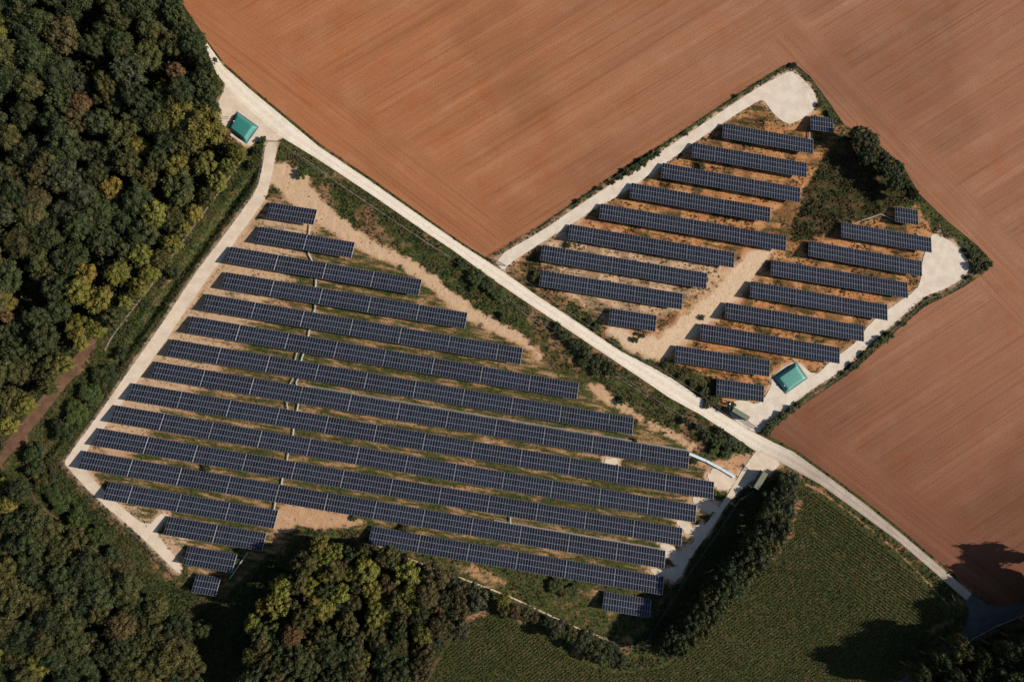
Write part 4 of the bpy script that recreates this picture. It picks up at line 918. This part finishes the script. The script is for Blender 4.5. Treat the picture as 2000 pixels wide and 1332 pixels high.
# leafy understorey closing the gaps of the woods and the shelter belt
BELT = [(1500,955),(1552,925),(1556,990),(1530,1060),(1480,1120),(1430,1180),(1360,1245),(1300,1285),(1270,1270),(1300,1215),(1350,1160),(1400,1110),(1440,1060),(1470,1000)]
def understorey(label, polys, hts, seed, grow=-6, per=.55):
    m = np.zeros(GX.shape)
    for p in polys: m = np.maximum(m, sdf(GX, GY, p) + wob < grow)
    w = (m * NOPLANT * (sdf(GX, GY, PAD_NW) > 9) * (sdf(GX, GY, ROAD_UP + ROAD_LO[::-1]) > 9)).ravel(); n = int(w.sum() * (STEP * MPP) ** 2 * per); r = np.random.default_rng(seed); pk = r.choice(len(w), n, p=w / w.sum())
    x = GX.ravel()[pk]; y = GY.ravel()[pk]; X, Y = PA(x, y); pal = np.array([(.022,.034,.013),(.032,.042,.014),(.045,.050,.018),(.060,.055,.022)])
    pt = np.clip(vnoise(x, y, 40, seed) + r.normal(size=n) * .2, 0, .999)
    V, Fq, c = tufts(X, Y, np.full(n, .3), r.uniform(.8, 1.7, n), r.uniform(*hts, n) * (.35 + .9 * vnoise(x, y, 22, seed + 2)), pal[(pt * 4).astype(int)], 16, seed + 1, .26)
    tag(link_mesh('undergrowth', mesh_np('undergrowth', V, Fq, [M_SCRUB], cols={'tint': c})), label, kind='stuff')
understorey('leafy undergrowth between the crowns of the woods', [FOREST_NW, FOREST_SW, FOREST_S], (4, 9), 401)
BELT = [p for p in BELT if p[1] > 985] + []
understorey('leafy undergrowth of the shelter belt and the corner trees', [BELT, [(1760,1345),(1815,1290),(1885,1262),(2030,1225),(2160,1200),(2160,1400),(1740,1400)], [(2040,1120),(2120,1080),(2170,1100),(2170,1230),(2040,1230)]], (3, 8), 431, -2, .8)
# crop plants in rows
cs = sdf(GX, GY, CROP) < -6
def croprows(ang, mask_fn, seed, jit):
    r = np.random.default_rng(seed); A0 = P(1600, 1150); u = np.array([math.cos(ang), math.sin(ang)]); v = np.array([-u[1], u[0]])
    a, b = np.meshgrid(np.arange(-190, 190, .45), np.arange(-150, 150, 1.2)); a = a.ravel() + r.normal(size=a.size) * .12; b = b.ravel() + r.normal(size=b.size) * jit
    X = A0.x + a * u[0] + b * v[0]; Y = A0.y + a * u[1] + b * v[1]
    # world -> photo pixel
    D = (np.stack([X, Y, np.full_like(X, -H)], -1)) @ M_; px = 1000 + F * D[:, 0] / -D[:, 2]; py = 666 - F * D[:, 1] / -D[:, 2]
    ok = (sdf(px, py, CROP) < -4) & mask_fn(px, py) & (px > -100) & (px < 2060) & (py < 1400)
    ok &= r.random(len(ok)) < np.clip(.6 + .8 * vnoise(px, py, 26, 91), .25, 1)
    return X[ok], Y[ok], px[ok], py[ok]
rd = lambda px, py: ((px - 1505) * .603 - (py - 861) * .797)    # signed px distance left of the road line (negative = field side)
hm = lambda px, py: (rd(px, py) > -150) & (px > 1590)
parts_ = [croprows(R(-35), hm, 3, .06), croprows(R(38), lambda a, b: ~hm(a, b), 4, .14)]
X = np.concatenate([p[0] for p in parts_]); Y = np.concatenate([p[1] for p in parts_]); px = np.concatenate([p[2] for p in parts_]); py = np.concatenate([p[3] for p in parts_])
r = np.random.default_rng(9); n = len(X); pal = np.array([(.074,.080,.025),(.092,.095,.029),(.116,.112,.035),(.136,.118,.043),(.155,.120,.052)])
pt = np.clip(vnoise(px, py, 55, 71) * 1.15 - .25 + r.normal(size=n) * .2, 0, .999)
V, Fq, c = tufts(X, Y, np.full(n, -.05), r.uniform(.14, .26, n), r.uniform(.6, 1.1, n), pal[(pt * 5).astype(int)], 8, 12, .30)
tag(link_mesh('crop_plants', mesh_np('crop_plants', V, Fq, [M_SCRUB], cols={'tint': c})), 'dark green crop plants in close rows, bottom right field', kind='stuff')
print('counts', n1_, n2_, n)

# ------------------------------------------------------------------ light
EL, AZ = 27.5, -4.5                                  # sun to the right and a touch below, in picture terms
sun = bpy.data.lights.new('sun', 'SUN'); sun.energy = 5.0; sun.angle = R(0.53); sun.color = (1.0, 0.88, 0.74)
so = bpy.data.objects.new('sun', sun); COL.objects.link(so)
dv = Vector((math.cos(R(EL)) * math.cos(R(AZ)), math.cos(R(EL)) * math.sin(R(AZ)), math.sin(R(EL))))
so.rotation_euler = dv.to_track_quat('Z', 'Y').to_euler()
w = bpy.data.worlds.new('World'); SC.world = w; w.use_nodes = True; nt = w.node_tree
sky = nt.nodes.new('ShaderNodeTexSky'); sky.sky_type = 'NISHITA'; sky.sun_disc = False; sky.sun_elevation = R(EL); sky.sun_rotation = R(90 - AZ)
nt.links.new(sky.outputs[0], nt.nodes['Background'].inputs[0]); nt.nodes['Background'].inputs[1].default_value = 0.05
SC.view_settings.view_transform = 'Standard'; SC.view_settings.look = 'None'; SC.view_settings.gamma = 1
SC.view_settings.exposure = 0.44
SC.cycles.use_denoising = True
print('TREES', sum(o.name.startswith('broadleaf_tree') for o in bpy.data.objects))
SC.cycles.max_bounces = 5; SC.cycles.diffuse_bounces = 2; SC.cycles.transmission_bounces = 2
